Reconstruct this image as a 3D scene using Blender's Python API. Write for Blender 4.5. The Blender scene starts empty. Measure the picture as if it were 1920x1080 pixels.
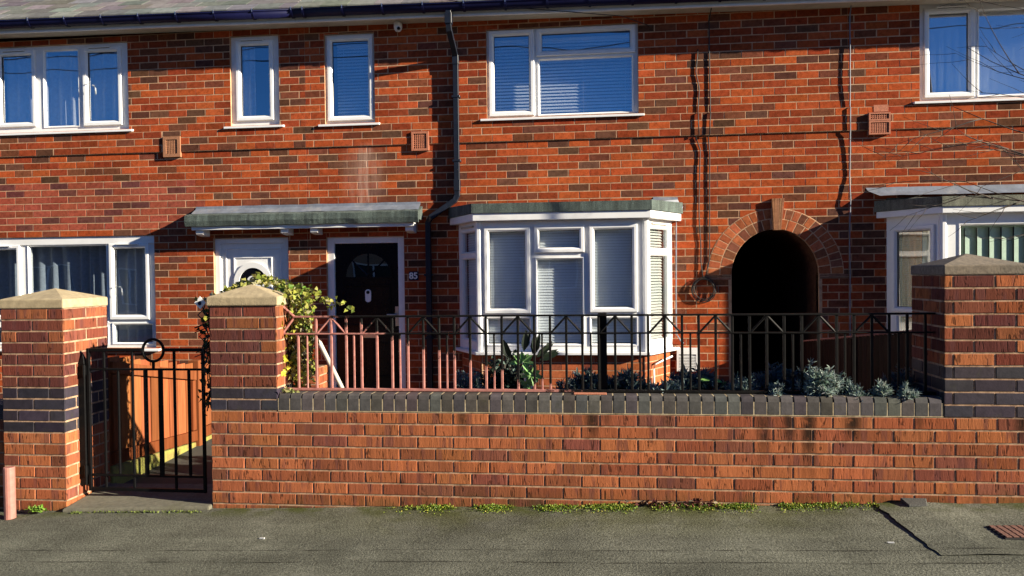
import bpy, bmesh, math, random
from mathutils import Vector, Matrix
R_ = math.radians
rnd = random.Random(7)
C = bpy.context.scene.collection
scene = bpy.context.scene

# ------------------------------------------------------------------ camera
cam = bpy.data.objects.new('camera', bpy.data.cameras.new('camera'))
C.objects.link(cam); scene.camera = cam
cam.data.sensor_width = 36.0; cam.data.lens = 36*1400/1920
cam.data.clip_start = 0.05; cam.data.clip_end = 2000
cam.matrix_world = (Matrix.Translation((0, -4.55, 1.4954)) @ Matrix.Rotation(R_(6.4), 4, 'Z')
                    @ Matrix.Rotation(R_(90-1.04), 4, 'X') @ Matrix.Rotation(R_(-0.65), 4, 'Z'))
# ------------------------------------------------------------------ sky and sun
SUN = Vector((3.8, -1.0, 1.32))
w = bpy.data.worlds.new('World'); scene.world = w; w.use_nodes = True
nt = w.node_tree; bg = nt.nodes['Background']
sky = nt.nodes.new('ShaderNodeTexSky'); sky.sky_type = 'NISHITA'; sky.sun_disc = False
sky.sun_elevation = math.atan2(SUN.z, math.hypot(SUN.x, SUN.y))
sky.sun_rotation = math.atan2(SUN.x, SUN.y)
sky.air_density = 0.6; sky.dust_density = 0.0; sky.ozone_density = 8.0
hs = nt.nodes.new('ShaderNodeHueSaturation'); hs.inputs['Saturation'].default_value = 1.05
nt.links.new(sky.outputs[0], hs.inputs['Color']); nt.links.new(hs.outputs[0], bg.inputs[0]); bg.inputs[1].default_value = 0.05
sun = bpy.data.objects.new('sun', bpy.data.lights.new('sun', 'SUN')); C.objects.link(sun)
sun.data.energy = 5.0; sun.data.angle = R_(0.5); sun.data.color = (1.0, 0.90, 0.72)
sun.rotation_euler = SUN.to_track_quat('Z', 'Y').to_euler(); sun.location = (20, -8, 10)
scene.view_settings.view_transform = 'Standard'; scene.view_settings.look = 'None'
scene.view_settings.exposure = 1.48; scene.view_settings.gamma = 1.0

# ------------------------------------------------------------------ materials
def new_mat(name):
    m = bpy.data.materials.new(name); m.use_nodes = True
    return m, m.node_tree, m.node_tree.nodes, m.node_tree.links, m.node_tree.nodes['Principled BSDF']
def N(nodes, t, **k):
    n = nodes.new(t)
    for a, b in k.items():
        if a.startswith('i_'):
            key = a[2:]; key = int(key) if key.isdigit() else key.replace('_', ' ')
            n.inputs[key].default_value = b
        else: setattr(n, a, b)
    return n
def noise(nodes, links, vec, scale, detail=4, rough=.6, dist=0, sc3=None):
    n = N(nodes, 'ShaderNodeTexNoise'); n.inputs['Scale'].default_value = scale
    n.inputs['Detail'].default_value = detail; n.inputs['Roughness'].default_value = rough
    n.inputs['Distortion'].default_value = dist
    if sc3:
        mp = N(nodes, 'ShaderNodeMapping'); mp.inputs['Scale'].default_value = sc3
        links.new(vec, mp.inputs['Vector']); vec = mp.outputs[0]
    links.new(vec, n.inputs['Vector'])
    return n.outputs['Fac']
def ramp(nodes, links, fac, stops):
    r = N(nodes, 'ShaderNodeValToRGB'); e = r.color_ramp.elements
    while len(e) < len(stops): e.new(.5)
    for el, (p, c) in zip(e, stops):
        el.position = p; el.color = c if len(c) == 4 else (*c, 1)
    links.new(fac, r.inputs[0]); return r.outputs[0]
def g(v): return (v, v, v, 1)
def mix(nodes, links, fac, a, b, mode='MIX'):
    m = N(nodes, 'ShaderNodeMix'); m.data_type = 'RGBA'; m.blend_type = mode
    for sock, v in ((0, fac), (6, a), (7, b)):
        if isinstance(v, (int, float)): m.inputs[sock].default_value = v
        elif isinstance(v, tuple): m.inputs[sock].default_value = v if len(v) == 4 else (*v, 1)
        else: links.new(v, m.inputs[sock])
    return m.outputs[2]
def mth(nodes, links, op, a, b=None, c=None, clamp=False):
    m = N(nodes, 'ShaderNodeMath'); m.operation = op; m.use_clamp = clamp
    for i, v in enumerate((a, b, c)):
        if v is None: continue
        if isinstance(v, (int, float)): m.inputs[i].default_value = v
        else: links.new(v, m.inputs[i])
    return m.outputs[0]
def bump(nodes, links, h, bsdf, strength=.3, dist=.01):
    b = N(nodes, 'ShaderNodeBump'); b.inputs['Strength'].default_value = strength
    b.inputs['Distance'].default_value = dist
    links.new(h, b.inputs['Height']); links.new(b.outputs[0], bsdf.inputs['Normal'])
def coords(nodes): return N(nodes, 'ShaderNodeTexCoord').outputs['Object']
def attr(nodes, name='Col'):
    return N(nodes, 'ShaderNodeAttribute', attribute_name=name).outputs['Color']
def geo_xyz(nodes, links):
    p = N(nodes, 'ShaderNodeNewGeometry').outputs['Position']
    s = N(nodes, 'ShaderNodeSeparateXYZ'); links.new(p, s.inputs[0]); return p, s.outputs

def simple(name, col, rough=.5, var=.12, scale=30, bmp=.1, metal=0, spec=.5, bscale=None, dirt=None):
    m, t, n, l, b = new_mat(name)
    co = coords(n)
    f = noise(n, l, co, scale, 5)
    lo = tuple(c*(1-var) for c in col); hi = tuple(min(1, c*(1+var)) for c in col)
    c = ramp(n, l, f, [(.3, lo), (.7, hi)])
    if dirt:
        d = ramp(n, l, noise(n, l, co, 3.5, 6, .7), [(.52, g(0)), (.75, g(1))])
        c = mix(n, l, mth(n, l, 'MULTIPLY', d, dirt[1]), c, dirt[0])
    l.new(c, b.inputs['Base Color'])
    b.inputs['Roughness'].default_value = rough; b.inputs['Metallic'].default_value = metal
    b.inputs['Specular IOR Level'].default_value = spec
    if bmp: bump(n, l, noise(n, l, co, bscale or scale*4, 4), b, bmp, .004)
    return m
def attr_mat(name, rough=.6, var=.25, scale=40, bmp=.2, translucent=0):
    m, t, n, l, b = new_mat(name); co = coords(n)
    f = noise(n, l, co, scale, 5)
    c = mix(n, l, 1.0, attr(n), ramp(n, l, f, [(.25, g(1-var)), (.75, g(1+var*.6))]), 'MULTIPLY')
    l.new(c, b.inputs['Base Color']); b.inputs['Roughness'].default_value = rough
    b.inputs['Specular IOR Level'].default_value = .25
    if bmp: bump(n, l, noise(n, l, co, scale*3, 4), b, bmp, .004)
    if translucent:
        tr = N(n, 'ShaderNodeBsdfTranslucent'); l.new(c, tr.inputs[0])
        mx = N(n, 'ShaderNodeMixShader'); mx.inputs[0].default_value = translucent
        l.new(b.outputs[0], mx.inputs[1]); l.new(tr.outputs[0], mx.inputs[2])
        l.new(mx.outputs[0], n['Material Output'].inputs[0])
    return m
M = {}
# house brick: colour per brick, blotches, a pale lime run under one sill
m, t, n, l, b = new_mat('house_brick'); co = coords(n)
c = mix(n, l, 1., attr(n), ramp(n, l, noise(n, l, co, 22, 6, .7), [(.25, g(.52)), (.5, g(1.)), (.8, g(1.38))]), 'MULTIPLY')
c = mix(n, l, 1., c, ramp(n, l, noise(n, l, co, 1.3, 4, .6), [(.3, g(.82)), (.7, g(1.12))]), 'MULTIPLY')
pos, s = geo_xyz(n, l)
def box_mask(n, l, s, x0, x1, z0, z1, soft):
    a = mth(n, l, 'MULTIPLY', mth(n, l, 'SUBTRACT', s[0], x0), 1/soft, clamp=True)
    b_ = mth(n, l, 'MULTIPLY', mth(n, l, 'SUBTRACT', x1, s[0]), 1/soft, clamp=True)
    c_ = mth(n, l, 'MULTIPLY', mth(n, l, 'SUBTRACT', s[2], z0), 1/soft, clamp=True)
    d_ = mth(n, l, 'MULTIPLY', mth(n, l, 'SUBTRACT', z1, s[2]), 1/soft, clamp=True)
    return mth(n, l, 'MULTIPLY', mth(n, l, 'MULTIPLY', a, b_), mth(n, l, 'MULTIPLY', c_, d_))
def lime(n, l, s, pos):
    k = box_mask(n, l, s, -2.85, -2.28, 2.25, 3.02, .25)
    k2 = box_mask(n, l, s, -2.70, -2.42, 2.22, 3.0, .10)
    st = noise(n, l, pos, 1., 5, .6, 0, (26, 26, 2.2))
    a = mth(n, l, 'MULTIPLY', k, ramp(n, l, st, [(.30, g(.08)), (.70, g(.55))]))
    b_ = mth(n, l, 'MULTIPLY', k2, ramp(n, l, st, [(.38, g(.1)), (.66, g(.7))]))
    return mth(n, l, 'MAXIMUM', a, b_)
c = mix(n, l, lime(n, l, s, pos), c, (.52, .33, .25))
soot = ramp(n, l, noise(n, l, co, 2.6, 6, .7, .4), [(.55, g(0)), (.85, g(.3))])
c = mix(n, l, soot, c, (.06, .03, .024))
l.new(c, b.inputs['Base Color']); b.inputs['Roughness'].default_value = .95
b.inputs['Specular IOR Level'].default_value = .0
bump(n, l, noise(n, l, co, 90, 5, .7), b, .35, .004)
M['brick'] = m
# mortar
def mortar(name, col, dark):
    m, t, n, l, b = new_mat(name); co = coords(n)
    c = ramp(n, l, noise(n, l, co, 14, 6, .7), [(.32, dark), (.58, col)])
    pos, s = geo_xyz(n, l)
    if 'house' in name: c = mix(n, l, lime(n, l, s, pos), c, (.6, .45, .36))
    l.new(c, b.inputs['Base Color']); b.inputs['Roughness'].default_value = .95
    b.inputs['Specular IOR Level'].default_value = .0
    bump(n, l, noise(n, l, co, 150, 4, .7), b, .3, .003)
    return m
M['mortar'] = mortar('house_mortar', (.53, .33, .20), (.34, .19, .11))
M['mortar2'] = mortar('garden_mortar', (.43, .28, .18), (.14, .085, .055))
M['mortar3'] = mortar('coping_mortar', (.52, .42, .27), (.24, .18, .10))
# garden wall brick: dragged face with vertical creases, purple flashes, dark runs
m, t, n, l, b = new_mat('garden_brick'); co = coords(n)
col = attr(n)
sx = N(n, 'ShaderNodeSeparateXYZ'); l.new(co, sx.inputs[0])
row = mth(n, l, 'FLOOR', mth(n, l, 'DIVIDE', mth(n, l, 'SUBTRACT', sx.outputs[2], .64), .075))
cm = N(n, 'ShaderNodeCombineXYZ'); l.new(sx.outputs[0], cm.inputs[0]); l.new(sx.outputs[1], cm.inputs[1]); l.new(mth(n, l, 'ADD', mth(n, l, 'MULTIPLY', row, 3.37), sx.outputs[2]), cm.inputs[2])
cr_ = cm.outputs[0]
fl = noise(n, l, cr_, 1., 2, .6, .1, (15, 15, 2))
c = mix(n, l, ramp(n, l, fl, [(.55, g(0)), (.62, g(.55))]), col, (.11, .045, .042))
c = mix(n, l, 1., c, ramp(n, l, noise(n, l, co, 1., 5, .65, .2, (60, 60, 5)), [(.3, g(.72)), (.7, g(1.22))]), 'MULTIPLY')
cr = noise(n, l, cr_, 1., 2, .5, .25, (24, 24, 2.2))
crk = ramp(n, l, mth(n, l, 'ABSOLUTE', mth(n, l, 'SUBTRACT', cr, .5)), [(0.006, g(.65)), (.028, g(0))])
crk = mth(n, l, 'MULTIPLY', crk, ramp(n, l, noise(n, l, co, 17, 2), [(.46, g(0)), (.56, g(1))]))
c = mix(n, l, crk, c, (.02, .012, .01))
pos, s = geo_xyz(n, l)
rk = None
for x0, w0, ln, st in ((-.83, .045, .16, .8), (-.64, .03, .14, .6), (-.03, .05, .20, .9), (.06, .03, .12, .5), (.42, .03, .12, .6), (.98, .05, .34, .7), (1.13, .045, .24, .85), (1.24, .055, .42, .95), (1.49, .065, .18, .95), (1.86, .03, .12, .5), (2.42, .06, .2, .8)):
    q = mth(n, l, 'DIVIDE', mth(n, l, 'SUBTRACT', s[0], x0), w0); q = mth(n, l, 'SUBTRACT', 1., mth(n, l, 'MULTIPLY', q, q), clamp=True)
    v = mth(n, l, 'MULTIPLY', mth(n, l, 'SUBTRACT', s[2], .64-ln), 1.4/ln, clamp=True)
    q = mth(n, l, 'MULTIPLY', mth(n, l, 'MULTIPLY', q, v), st); rk = q if rk is None else mth(n, l, 'MAXIMUM', rk, q)
rk = mth(n, l, 'MULTIPLY', rk, mth(n, l, 'LESS_THAN', s[2], .645))
spl = ramp(n, l, noise(n, l, pos, 16, 5, .7), [(.34, g(.35)), (.46, g(1))])
rk = mth(n, l, 'MULTIPLY', rk, spl)
c = mix(n, l, rk, c, (.022, .016, .012))
low = mth(n, l, 'SUBTRACT', 1., mth(n, l, 'MULTIPLY', mth(n, l, 'SUBTRACT', mth(n, l, 'SUBTRACT', s[2], mth(n, l, 'MULTIPLY', s[0], .03)), .07), 9, clamp=True))
lw = mth(n, l, 'MULTIPLY', low, ramp(n, l, noise(n, l, pos, 7, 5, .7), [(.4, g(0)), (.62, g(.7))]))
c = mix(n, l, lw, c, (.06, .055, .02))
l.new(c, b.inputs['Base Color']); b.inputs['Roughness'].default_value = .95
b.inputs['Specular IOR Level'].default_value = .0
h = mth(n, l, 'SUBTRACT', noise(n, l, co, 1., 5, .7, .2, (110, 110, 22)), crk)
bump(n, l, h, b, .5, .004)
M['brick2'] = m
# blue engineering brick
m, t, n, l, b = new_mat('engineering_brick'); co = coords(n)
c = mix(n, l, 1., attr(n), ramp(n, l, noise(n, l, co, 18, 6, .7), [(.3, g(.7)), (.75, g(1.35))]), 'MULTIPLY')
pos, s = geo_xyz(n, l)
mo = ramp(n, l, noise(n, l, pos, 6, 6, .75), [(.55, g(0)), (.75, g(.55))])
c = mix(n, l, mo, c, (.055, .055, .025))
l.new(c, b.inputs['Base Color']); b.inputs['Roughness'].default_value = .6; b.inputs['Specular IOR Level'].default_value = .12
bump(n, l, noise(n, l, co, 60, 5, .7), b, .3, .004)
M['blue'] = m
M['upvc'] = simple('white_plastic', (.80, .80, .79), .32, .05, 14, 0, spec=.35, dirt=((.45, .42, .34, 1), .28))
M['paint'] = simple('white_paint', (.76, .76, .74), .5, .05, 9, .08, dirt=((.4, .38, .33, 1), .35))
M['cream'] = simple('cream_soffit', (.50, .46, .38), .7, .08, 9, .1, dirt=((.2, .18, .14, 1), .5))
M['navy'] = simple('navy_plastic', (.005, .006, .036), .45, .2, 12, 0, spec=.2)
M['blackmetal'] = simple('black_metal', (.004, .004, .0045), .5, .3, 60, .25, spec=.12)
M['pipe'] = simple('dark_blue_pipe', (.010, .013, .022), .4, .2, 12, 0, spec=.35)
M['rubber'] = simple('black_cable', (.014, .012, .012), .6, .2, 60, .1)
M['lead'] = simple('lead_sheet', (.15, .17, .21), .55, .25, 9, .3, bscale=18, dirt=((.36, .35, .33, 1), .6))
M['concrete'] = simple('sandy_concrete', (.36, .285, .17), .95, .22, 26, .5, bscale=120, dirt=((.18, .14, .08, 1), .55))
M['concrete2'] = simple('grey_concrete', (.17, .135, .095), .95, .35, 45, .6, bscale=120, dirt=((.09, .08, .06, 1), .75))
M['step'] = simple('step_concrete', (.13, .12, .085), .95, .25, 30, .5, bscale=120, dirt=((.09, .085, .04, 1), .6))
M['wood'] = None
def wood(name, a, b_, rough=.75):
    m, t, n, l, b = new_mat(name); co = coords(n)
    f = noise(n, l, co, 1., 6, .65, .8, (28, 28, 2.2))
    c = ramp(n, l, f, [(.3, a), (.7, b_)])
    c = mix(n, l, 1., c, attr(n), 'MULTIPLY')
    l.new(c, b.inputs['Base Color']); b.inputs['Roughness'].default_value = rough; b.inputs['Specular IOR Level'].default_value = .06
    bump(n, l, noise(n, l, co, 1., 5, .7, .5, (90, 90, 6)), b, .3, .004)
    return m
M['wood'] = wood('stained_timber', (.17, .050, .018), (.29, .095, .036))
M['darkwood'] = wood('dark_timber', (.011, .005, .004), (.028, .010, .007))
# green mineral felt
def felt(name, a, b_):
    m, t, n, l, b = new_mat(name); co = coords(n)
    f = noise(n, l, co, 140, 3, .8); f2 = noise(n, l, co, 5, 5, .7)
    c = mix(n, l, 1., ramp(n, l, f, [(.35, a), (.65, b_)]), ramp(n, l, f2, [(.3, g(.7)), (.7, g(1.25))]), 'MULTIPLY')
    c = mix(n, l, 1., c, ramp(n, l, noise(n, l, co, 1., 5, .7, .2, (22, 6, 2)), [(.35, g(.55)), (.65, g(1.3))]), 'MULTIPLY')
    l.new(c, b.inputs['Base Color']); b.inputs['Roughness'].default_value = .95
    bump(n, l, f, b, .6, .006); return m
M['felt'] = felt('green_felt', (.028, .042, .036), (.11, .14, .125))
M['felt2'] = felt('grey_felt', (.07, .075, .05), (.20, .20, .15))
M['slate'] = attr_mat('roof_slate', .8, .35, 12, .5)
M['leaf'] = attr_mat('leaves', .5, .2, 60, .1, .25)
M['twig'] = simple('bark', (.055, .04, .03), .9, .3, 50, .4)
M['terracotta'] = simple('terracotta', (.42, .15, .08), .85, .2, 40, .4)
M['buff'] = simple('buff_render', (.34, .15, .075), .9, .2, 30, .4)
M['hole'] = simple('dark_cavity', (.012, .009, .008), .9, .1, 10, 0)
M['room'] = simple('room_plaster', (.28, .27, .26), .9, .1, 3, 0)
M['soil'] = simple('soil', (.035, .025, .018), .95, .4, 25, .8)
M['pathslab'] = simple('path_concrete', (.045, .042, .034), .95, .25, 12, .4, dirt=((.05, .05, .02, 1), .6))
M['post_pink'] = simple('faded_pink_paint', (.36, .15, .12), .6, .15, 30, .2, dirt=((.30, .16, .12, 1), .4))
M['rust'] = simple('rusty_iron', (.17, .075, .05), .8, .3, 40, .5)
M['doorblack'] = simple('black_door_paint', (.004, .004, .007), .22, .1, 10, 0, spec=.18)
M['chrome'] = simple('steel', (.55, .55, .55), .3, .05, 10, 0, .9)
M['digits'] = simple('white_digits', (.75, .75, .72), .5, .02, 10, 0)
M['blind'] = simple('pale_blind', (.84, .86, .87), .6, .03, 10, 0)
M['blind2'] = simple('dimmed_blind', (.48, .49, .45), .6, .03, 10, 0)  # darker copy of the pale blind, keeps the sunlit bay side from burning out
M['blindgreen'] = simple('green_blind', (.50, .62, .48), .8, .08, 20, .1)
M['net'] = simple('pale_curtain', (.62, .64, .66), .9, .1, 30, .2)
M['curtain_blue'] = simple('blue_curtain', (.30, .34, .40), .9, .15, 30, .2)
M['curtain_orange'] = simple('orange_curtain', (.70, .28, .07), .9, .15, 30, .2)
M['curtain_cream'] = simple('cream_curtain', (.75, .70, .45), .9, .1, 30, .2)
M['kerb'] = simple('kerb_concrete', (.25, .24, .21), .95, .2, 30, .4)
# glass: clear sheet, mirror-like by angle
def glass(name, base, tint):
    m, t, n, l, b = new_mat(name); n.remove(b)
    tr = N(n, 'ShaderNodeBsdfTransparent'); tr.inputs[0].default_value = (*tint, 1)
    gl = N(n, 'ShaderNodeBsdfGlossy'); gl.inputs['Roughness'].default_value = .0
    gl.inputs[0].default_value = (.95, .97, 1, 1)
    fr = N(n, 'ShaderNodeLayerWeight'); fr.inputs['Blend'].default_value = .5
    fac = mth(n, l, 'ADD', base, mth(n, l, 'MULTIPLY', 1-base, mth(n, l, 'POWER', fr.outputs['Facing'], 4.)))
    co = coords(n); bp = N(n, 'ShaderNodeBump'); bp.inputs['Strength'].default_value = .05; bp.inputs['Distance'].default_value = .05
    l.new(noise(n, l, co, 1.6, 1), bp.inputs['Height']); l.new(bp.outputs[0], gl.inputs['Normal'])
    mx = N(n, 'ShaderNodeMixShader'); l.new(fac, mx.inputs[0]); l.new(tr.outputs[0], mx.inputs[1]); l.new(gl.outputs[0], mx.inputs[2])
    l.new(mx.outputs[0], n['Material Output'].inputs[0]); return m
M['glass'] = glass('window_glass', .44, (.88, .92, .95))
M['glassbay'] = glass('bay_glass', .15, (.90, .94, .96))
M['glassside'] = glass('side_bay_glass', .10, (.92, .95, .96))
M['glasslow'] = glass('ground_floor_glass', .24, (.80, .85, .88))
M['glassdark'] = glass('door_glass', .22, (.25, .25, .25))
# asphalt pavement
m, t, n, l, b = new_mat('asphalt'); pos, s = geo_xyz(n, l)
f = noise(n, l, pos, 85, 3, .8); f2 = noise(n, l, pos, 1.7, 6, .65); f3 = noise(n, l, pos, 260, 2, .7)
c = ramp(n, l, f, [(.26, (.040, .040, .030)), (.48, (.125, .125, .096)), (.76, (.24, .24, .19))])
c = mix(n, l, 1., c, ramp(n, l, f2, [(.3, g(.62)), (.7, g(1.25))]), 'MULTIPLY')
c = mix(n, l, 1., c, ramp(n, l, noise(n, l, pos, 1., 5, .6, .3, (.7, 5, 1)), [(.35, g(.82)), (.65, g(1.15))]), 'MULTIPLY')
c = mix(n, l, ramp(n, l, f3, [(.70, g(0)), (.76, g(.8))]), c, (.30, .29, .24))
vo = N(n, 'ShaderNodeTexVoronoi'); vo.inputs['Scale'].default_value = 4.5; l.new(pos, vo.inputs['Vector'])
gum = mth(n, l, 'MULTIPLY', ramp(n, l, vo.outputs['Distance'], [(.03, g(.7)), (.06, g(0))]), ramp(n, l, noise(n, l, pos, 1.1, 1), [(.55, g(0)), (.6, g(1))]))
c = mix(n, l, gum, c, (.24, .235, .19))
def seam(y0, wv, seed):
    wob = mth(n, l, 'MULTIPLY', mth(n, l, 'SUBTRACT', noise(n, l, pos, 1., 6, .7, 0, (3+seed, .01, .01)), .5), wv)
    d = mth(n, l, 'ABSOLUTE', mth(n, l, 'ADD', mth(n, l, 'SUBTRACT', s[1], y0), wob))
    k = ramp(n, l, d, [(.002, g(.9)), (.012, g(0))])
    return mth(n, l, 'MULTIPLY', k, ramp(n, l, noise(n, l, pos, 1., 3, .6, 0, (5+seed, 30, 1)), [(.42, g(.1)), (.62, g(1))]))
for sm in (seam(-.725, .035, 0), seam(-.89, .05, 1)): c = mix(n, l, sm, c, (.02, .018, .014))
# moss film spreading from the wall foot
nz = noise(n, l, pos, 2.6, 6, .7, .3)
edge = mth(n, l, 'MULTIPLY', mth(n, l, 'ADD', s[1], .62), 1.6, clamp=True)
xw = box_mask(n, l, s, -1.9, 1.75, -9, 9, .7)
mk = mth(n, l, 'MULTIPLY', mth(n, l, 'MULTIPLY', edge, xw), ramp(n, l, nz, [(.36, g(0)), (.60, g(.9))]))
c = mix(n, l, mk, c, ramp(n, l, f, [(.3, (.03, .032, .012)), (.7, (.10, .105, .03))]))
gm = mth(n, l, 'MULTIPLY', mth(n, l, 'MULTIPLY', mth(n, l, 'ADD', s[1], .20), 6., clamp=True), ramp(n, l, noise(n, l, pos, 5, 5, .7), [(.45, g(0)), (.6, g(.9))]))
c = mix(n, l, gm, c, (.062, .072, .018))
l.new(c, b.inputs['Base Color']); b.inputs['Roughness'].default_value = .95; b.inputs['Specular IOR Level'].default_value = .05
bump(n, l, mth(n, l, 'ADD', f, mth(n, l, 'MULTIPLY', f2, .4)), b, .7, .012)
M['asphalt'] = m
M['road'] = simple('road_asphalt', (.06, .06, .058), .9, .3, 90, .5)
M['patch'] = simple('patch_asphalt', (.055, .054, .048), .9, .55, 130, .8, bscale=160)
# railing paint: old pink at one end, black gloss worn over it at the other
m, t, n, l, b = new_mat('railing_paint'); pos, s = geo_xyz(n, l)
zz = mth(n, l, 'MULTIPLY', mth(n, l, 'SUBTRACT', s[2], .98), 3.2)
wob = mth(n, l, 'MULTIPLY', mth(n, l, 'SUBTRACT', noise(n, l, pos, 16, 5, .75), .5), 1.1)
edge = mth(n, l, 'ADD', mth(n, l, 'ADD', s[0], .98), mth(n, l, 'ADD', zz, wob))
# lower down the pink reaches further along
k = mth(n, l, 'MULTIPLY', edge, 9., clamp=True)
pink = ramp(n, l, noise(n, l, pos, 30, 5, .7), [(.3, (.29, .11, .09)), (.7, (.46, .21, .175))])
blk = ramp(n, l, noise(n, l, pos, 40, 5, .7), [(.35, (.003, .003, .0035)), (.66, (.009, .008, .007)), (.80, (.05, .02, .012))])
c = mix(n, l, k, pink, blk)
l.new(c, b.inputs['Base Color']); b.inputs['Roughness'].default_value = .55; b.inputs['Specular IOR Level'].default_value = .12
M['railpaint'] = m

# ------------------------------------------------------------------ mesh helper
class MB:
    def __init__(s, T=None): s.v = []; s.f = []; s.c = []; s.m = []; s.T = T; s.mi = 0
    def P(s, p):
        if s.T:
            o, u, d = s.T
            return (o[0]+u[0]*p[0]+d[0]*p[1], o[1]+u[1]*p[0]+d[1]*p[1], o[2]+p[2])
        return tuple(p)
    def add(s, pts, faces, col=(1, 1, 1)):
        k = len(s.v); s.v += [s.P(p) for p in pts]
        for f in faces: s.f.append([k+i for i in f]); s.c.append(col); s.m.append(s.mi)
    def box(s, x0, x1, y0, y1, z0, z1, col=(1, 1, 1)):
        s.hexa([(x0,y0,z0),(x1,y0,z0),(x1,y1,z0),(x0,y1,z0),(x0,y0,z1),(x1,y0,z1),(x1,y1,z1),(x0,y1,z1)], col)
    def hexa(s, p, col=(1, 1, 1)):
        s.add(p, [(0,3,2,1),(4,5,6,7),(0,1,5,4),(1,2,6,5),(2,3,7,6),(3,0,4,7)], col)
    def quad(s, a, b, c, d, col=(1, 1, 1)): s.add([a, b, c, d], [(0,1,2,3)], col)
    def ring(s, x0, x1, z0, z1, prof, col=(1, 1, 1)):
        """mitred frame: prof = closed loop of (inset, depth)"""
        n = len(prof); pts = []
        for i, d in prof: pts += [(x0+i,d,z0+i),(x1-i,d,z0+i),(x1-i,d,z1-i),(x0+i,d,z1-i)]
        fs = []
        for a in range(n):
            b = (a+1) % n
            for k in range(4):
                q = (k+1) % 4; fs.append((a*4+k, a*4+q, b*4+q, b*4+k))
        s.add(pts, fs, col)
    def sheet(s, u0, u1, z0, z1, holes, df, db, col=(1, 1, 1), outer=True):
        us = sorted({u0, u1, *[h[0] for h in holes], *[h[1] for h in holes]}); zs = sorted({z0, z1, *[h[2] for h in holes], *[h[3] for h in holes]})
        us = [u for u in us if u0 <= u <= u1]; zs = [z for z in zs if z0 <= z <= z1]
        def solid(i, j):
            if i < 0 or j < 0 or i >= len(us)-1 or j >= len(zs)-1: return False
            a, b = (us[i]+us[i+1])/2, (zs[j]+zs[j+1])/2
            return not any(h[0] < a < h[1] and h[2] < b < h[3] for h in holes)
        for i in range(len(us)-1):
            for j in range(len(zs)-1):
                if not solid(i, j): continue
                a, b, c, d = us[i], us[i+1], zs[j], zs[j+1]
                s.quad((a,df,c),(b,df,c),(b,df,d),(a,df,d),col); s.quad((b,db,c),(a,db,c),(a,db,d),(b,db,d),col)
                edge = lambda ii, jj: (not solid(ii, jj)) and (outer or (0 <= ii < len(us)-1 and 0 <= jj < len(zs)-1))
                if edge(i-1, j): s.quad((a,db,c),(a,df,c),(a,df,d),(a,db,d),col)
                if edge(i+1, j): s.quad((b,df,c),(b,db,c),(b,db,d),(b,df,d),col)
                if edge(i, j-1): s.quad((a,db,c),(b,db,c),(b,df,c),(a,df,c),col)
                if edge(i, j+1): s.quad((a,df,d),(b,df,d),(b,db,d),(a,db,d),col)
    def tube(s, path, r, n=6, col=(1, 1, 1), phase=0., up=None, caps=True):
        path = [Vector(p) for p in path]; rs = r if isinstance(r, (list, tuple)) else [r]*len(path)
        pts = []; ref = Vector(up) if up else Vector((0, 0, 1)); 
        for i, p in enumerate(path):
            d = (path[min(i+1, len(path)-1)]-path[max(i-1, 0)]).normalized()
            rf = ref if abs(d.dot(ref)) < .95 else (Vector((0, 1, 0)) if abs(d.y) < .9 else Vector((1, 0, 0)))
            a = d.cross(rf).normalized(); b = a.cross(d).normalized()
            # keep mitres wide enough
            for k in range(n):
                t = phase+2*math.pi*k/n; pts.append(tuple(p+(a*math.cos(t)+b*math.sin(t))*rs[i]))
        fs = []
        for i in range(len(path)-1):
            for k in range(n): q = (k+1) % n; fs.append((i*n+k, i*n+q, (i+1)*n+q, (i+1)*n+k))
        if caps: fs += [tuple(range(n-1, -1, -1)), tuple((len(path)-1)*n+k for k in range(n))]
        s.add(pts, fs, col)
    def lathe(s, c, prof, n=16, col=(1, 1, 1)):
        pts = []; fs = []
        for r, z in prof:
            for k in range(n): t = 2*math.pi*k/n; pts.append((c[0]+r*math.cos(t), c[1]+r*math.sin(t), c[2]+z))
        for i in range(len(prof)-1):
            for k in range(n): q = (k+1) % n; fs.append((i*n+k, i*n+q, (i+1)*n+q, (i+1)*n+k))
        s.add(pts, fs, col)
    def prism(s, poly, d0, d1, col=(1, 1, 1)):
        """poly of (u,z) counter-clockwise, extruded in depth"""
        n = len(poly); pts = [(u, d0, z) for u, z in poly]+[(u, d1, z) for u, z in poly]
        fs = [tuple(range(n)), tuple(range(2*n-1, n-1, -1))]
        for k in range(n): q = (k+1) % n; fs.append((k, k+n, q+n, q))
        s.add(pts, fs, col)
    def build(s, name, mats, parent=None, smooth=False, bevel=0, seg=1, uvless=True):
        me = bpy.data.meshes.new(name); me.from_pydata(s.v, [], s.f)
        for mt in (mats if isinstance(mats, list) else [mats]): me.materials.append(mt)
        me.polygons.foreach_set('material_index', s.m)
        if smooth: me.polygons.foreach_set('use_smooth', [True]*len(s.f))
        ca = me.color_attributes.new('Col', 'FLOAT_COLOR', 'CORNER'); data = []
        for f, c in zip(s.f, s.c): data += [*c, 1.0]*len(f)
        ca.data.foreach_set('color', data)
        bm = bmesh.new(); bm.from_mesh(me)
        bmesh.ops.recalc_face_normals(bm, faces=bm.faces) if not getattr(s, 'keep', False) else None
        bm.to_mesh(me); bm.free(); me.update()
        o = bpy.data.objects.new(name, me); C.objects.link(o)
        if parent is not None: o.parent = parent
        if bevel:
            md = o.modifiers.new('bevel', 'BEVEL'); md.width = bevel; md.segments = seg; md.limit_method = 'ANGLE'
        return o
def tag(o, label, cat, group=None, kind=None):
    if kind: o['kind'] = kind
    else: o['label'] = label; o['category'] = cat
    if group: o['group'] = group
    return o
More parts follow.
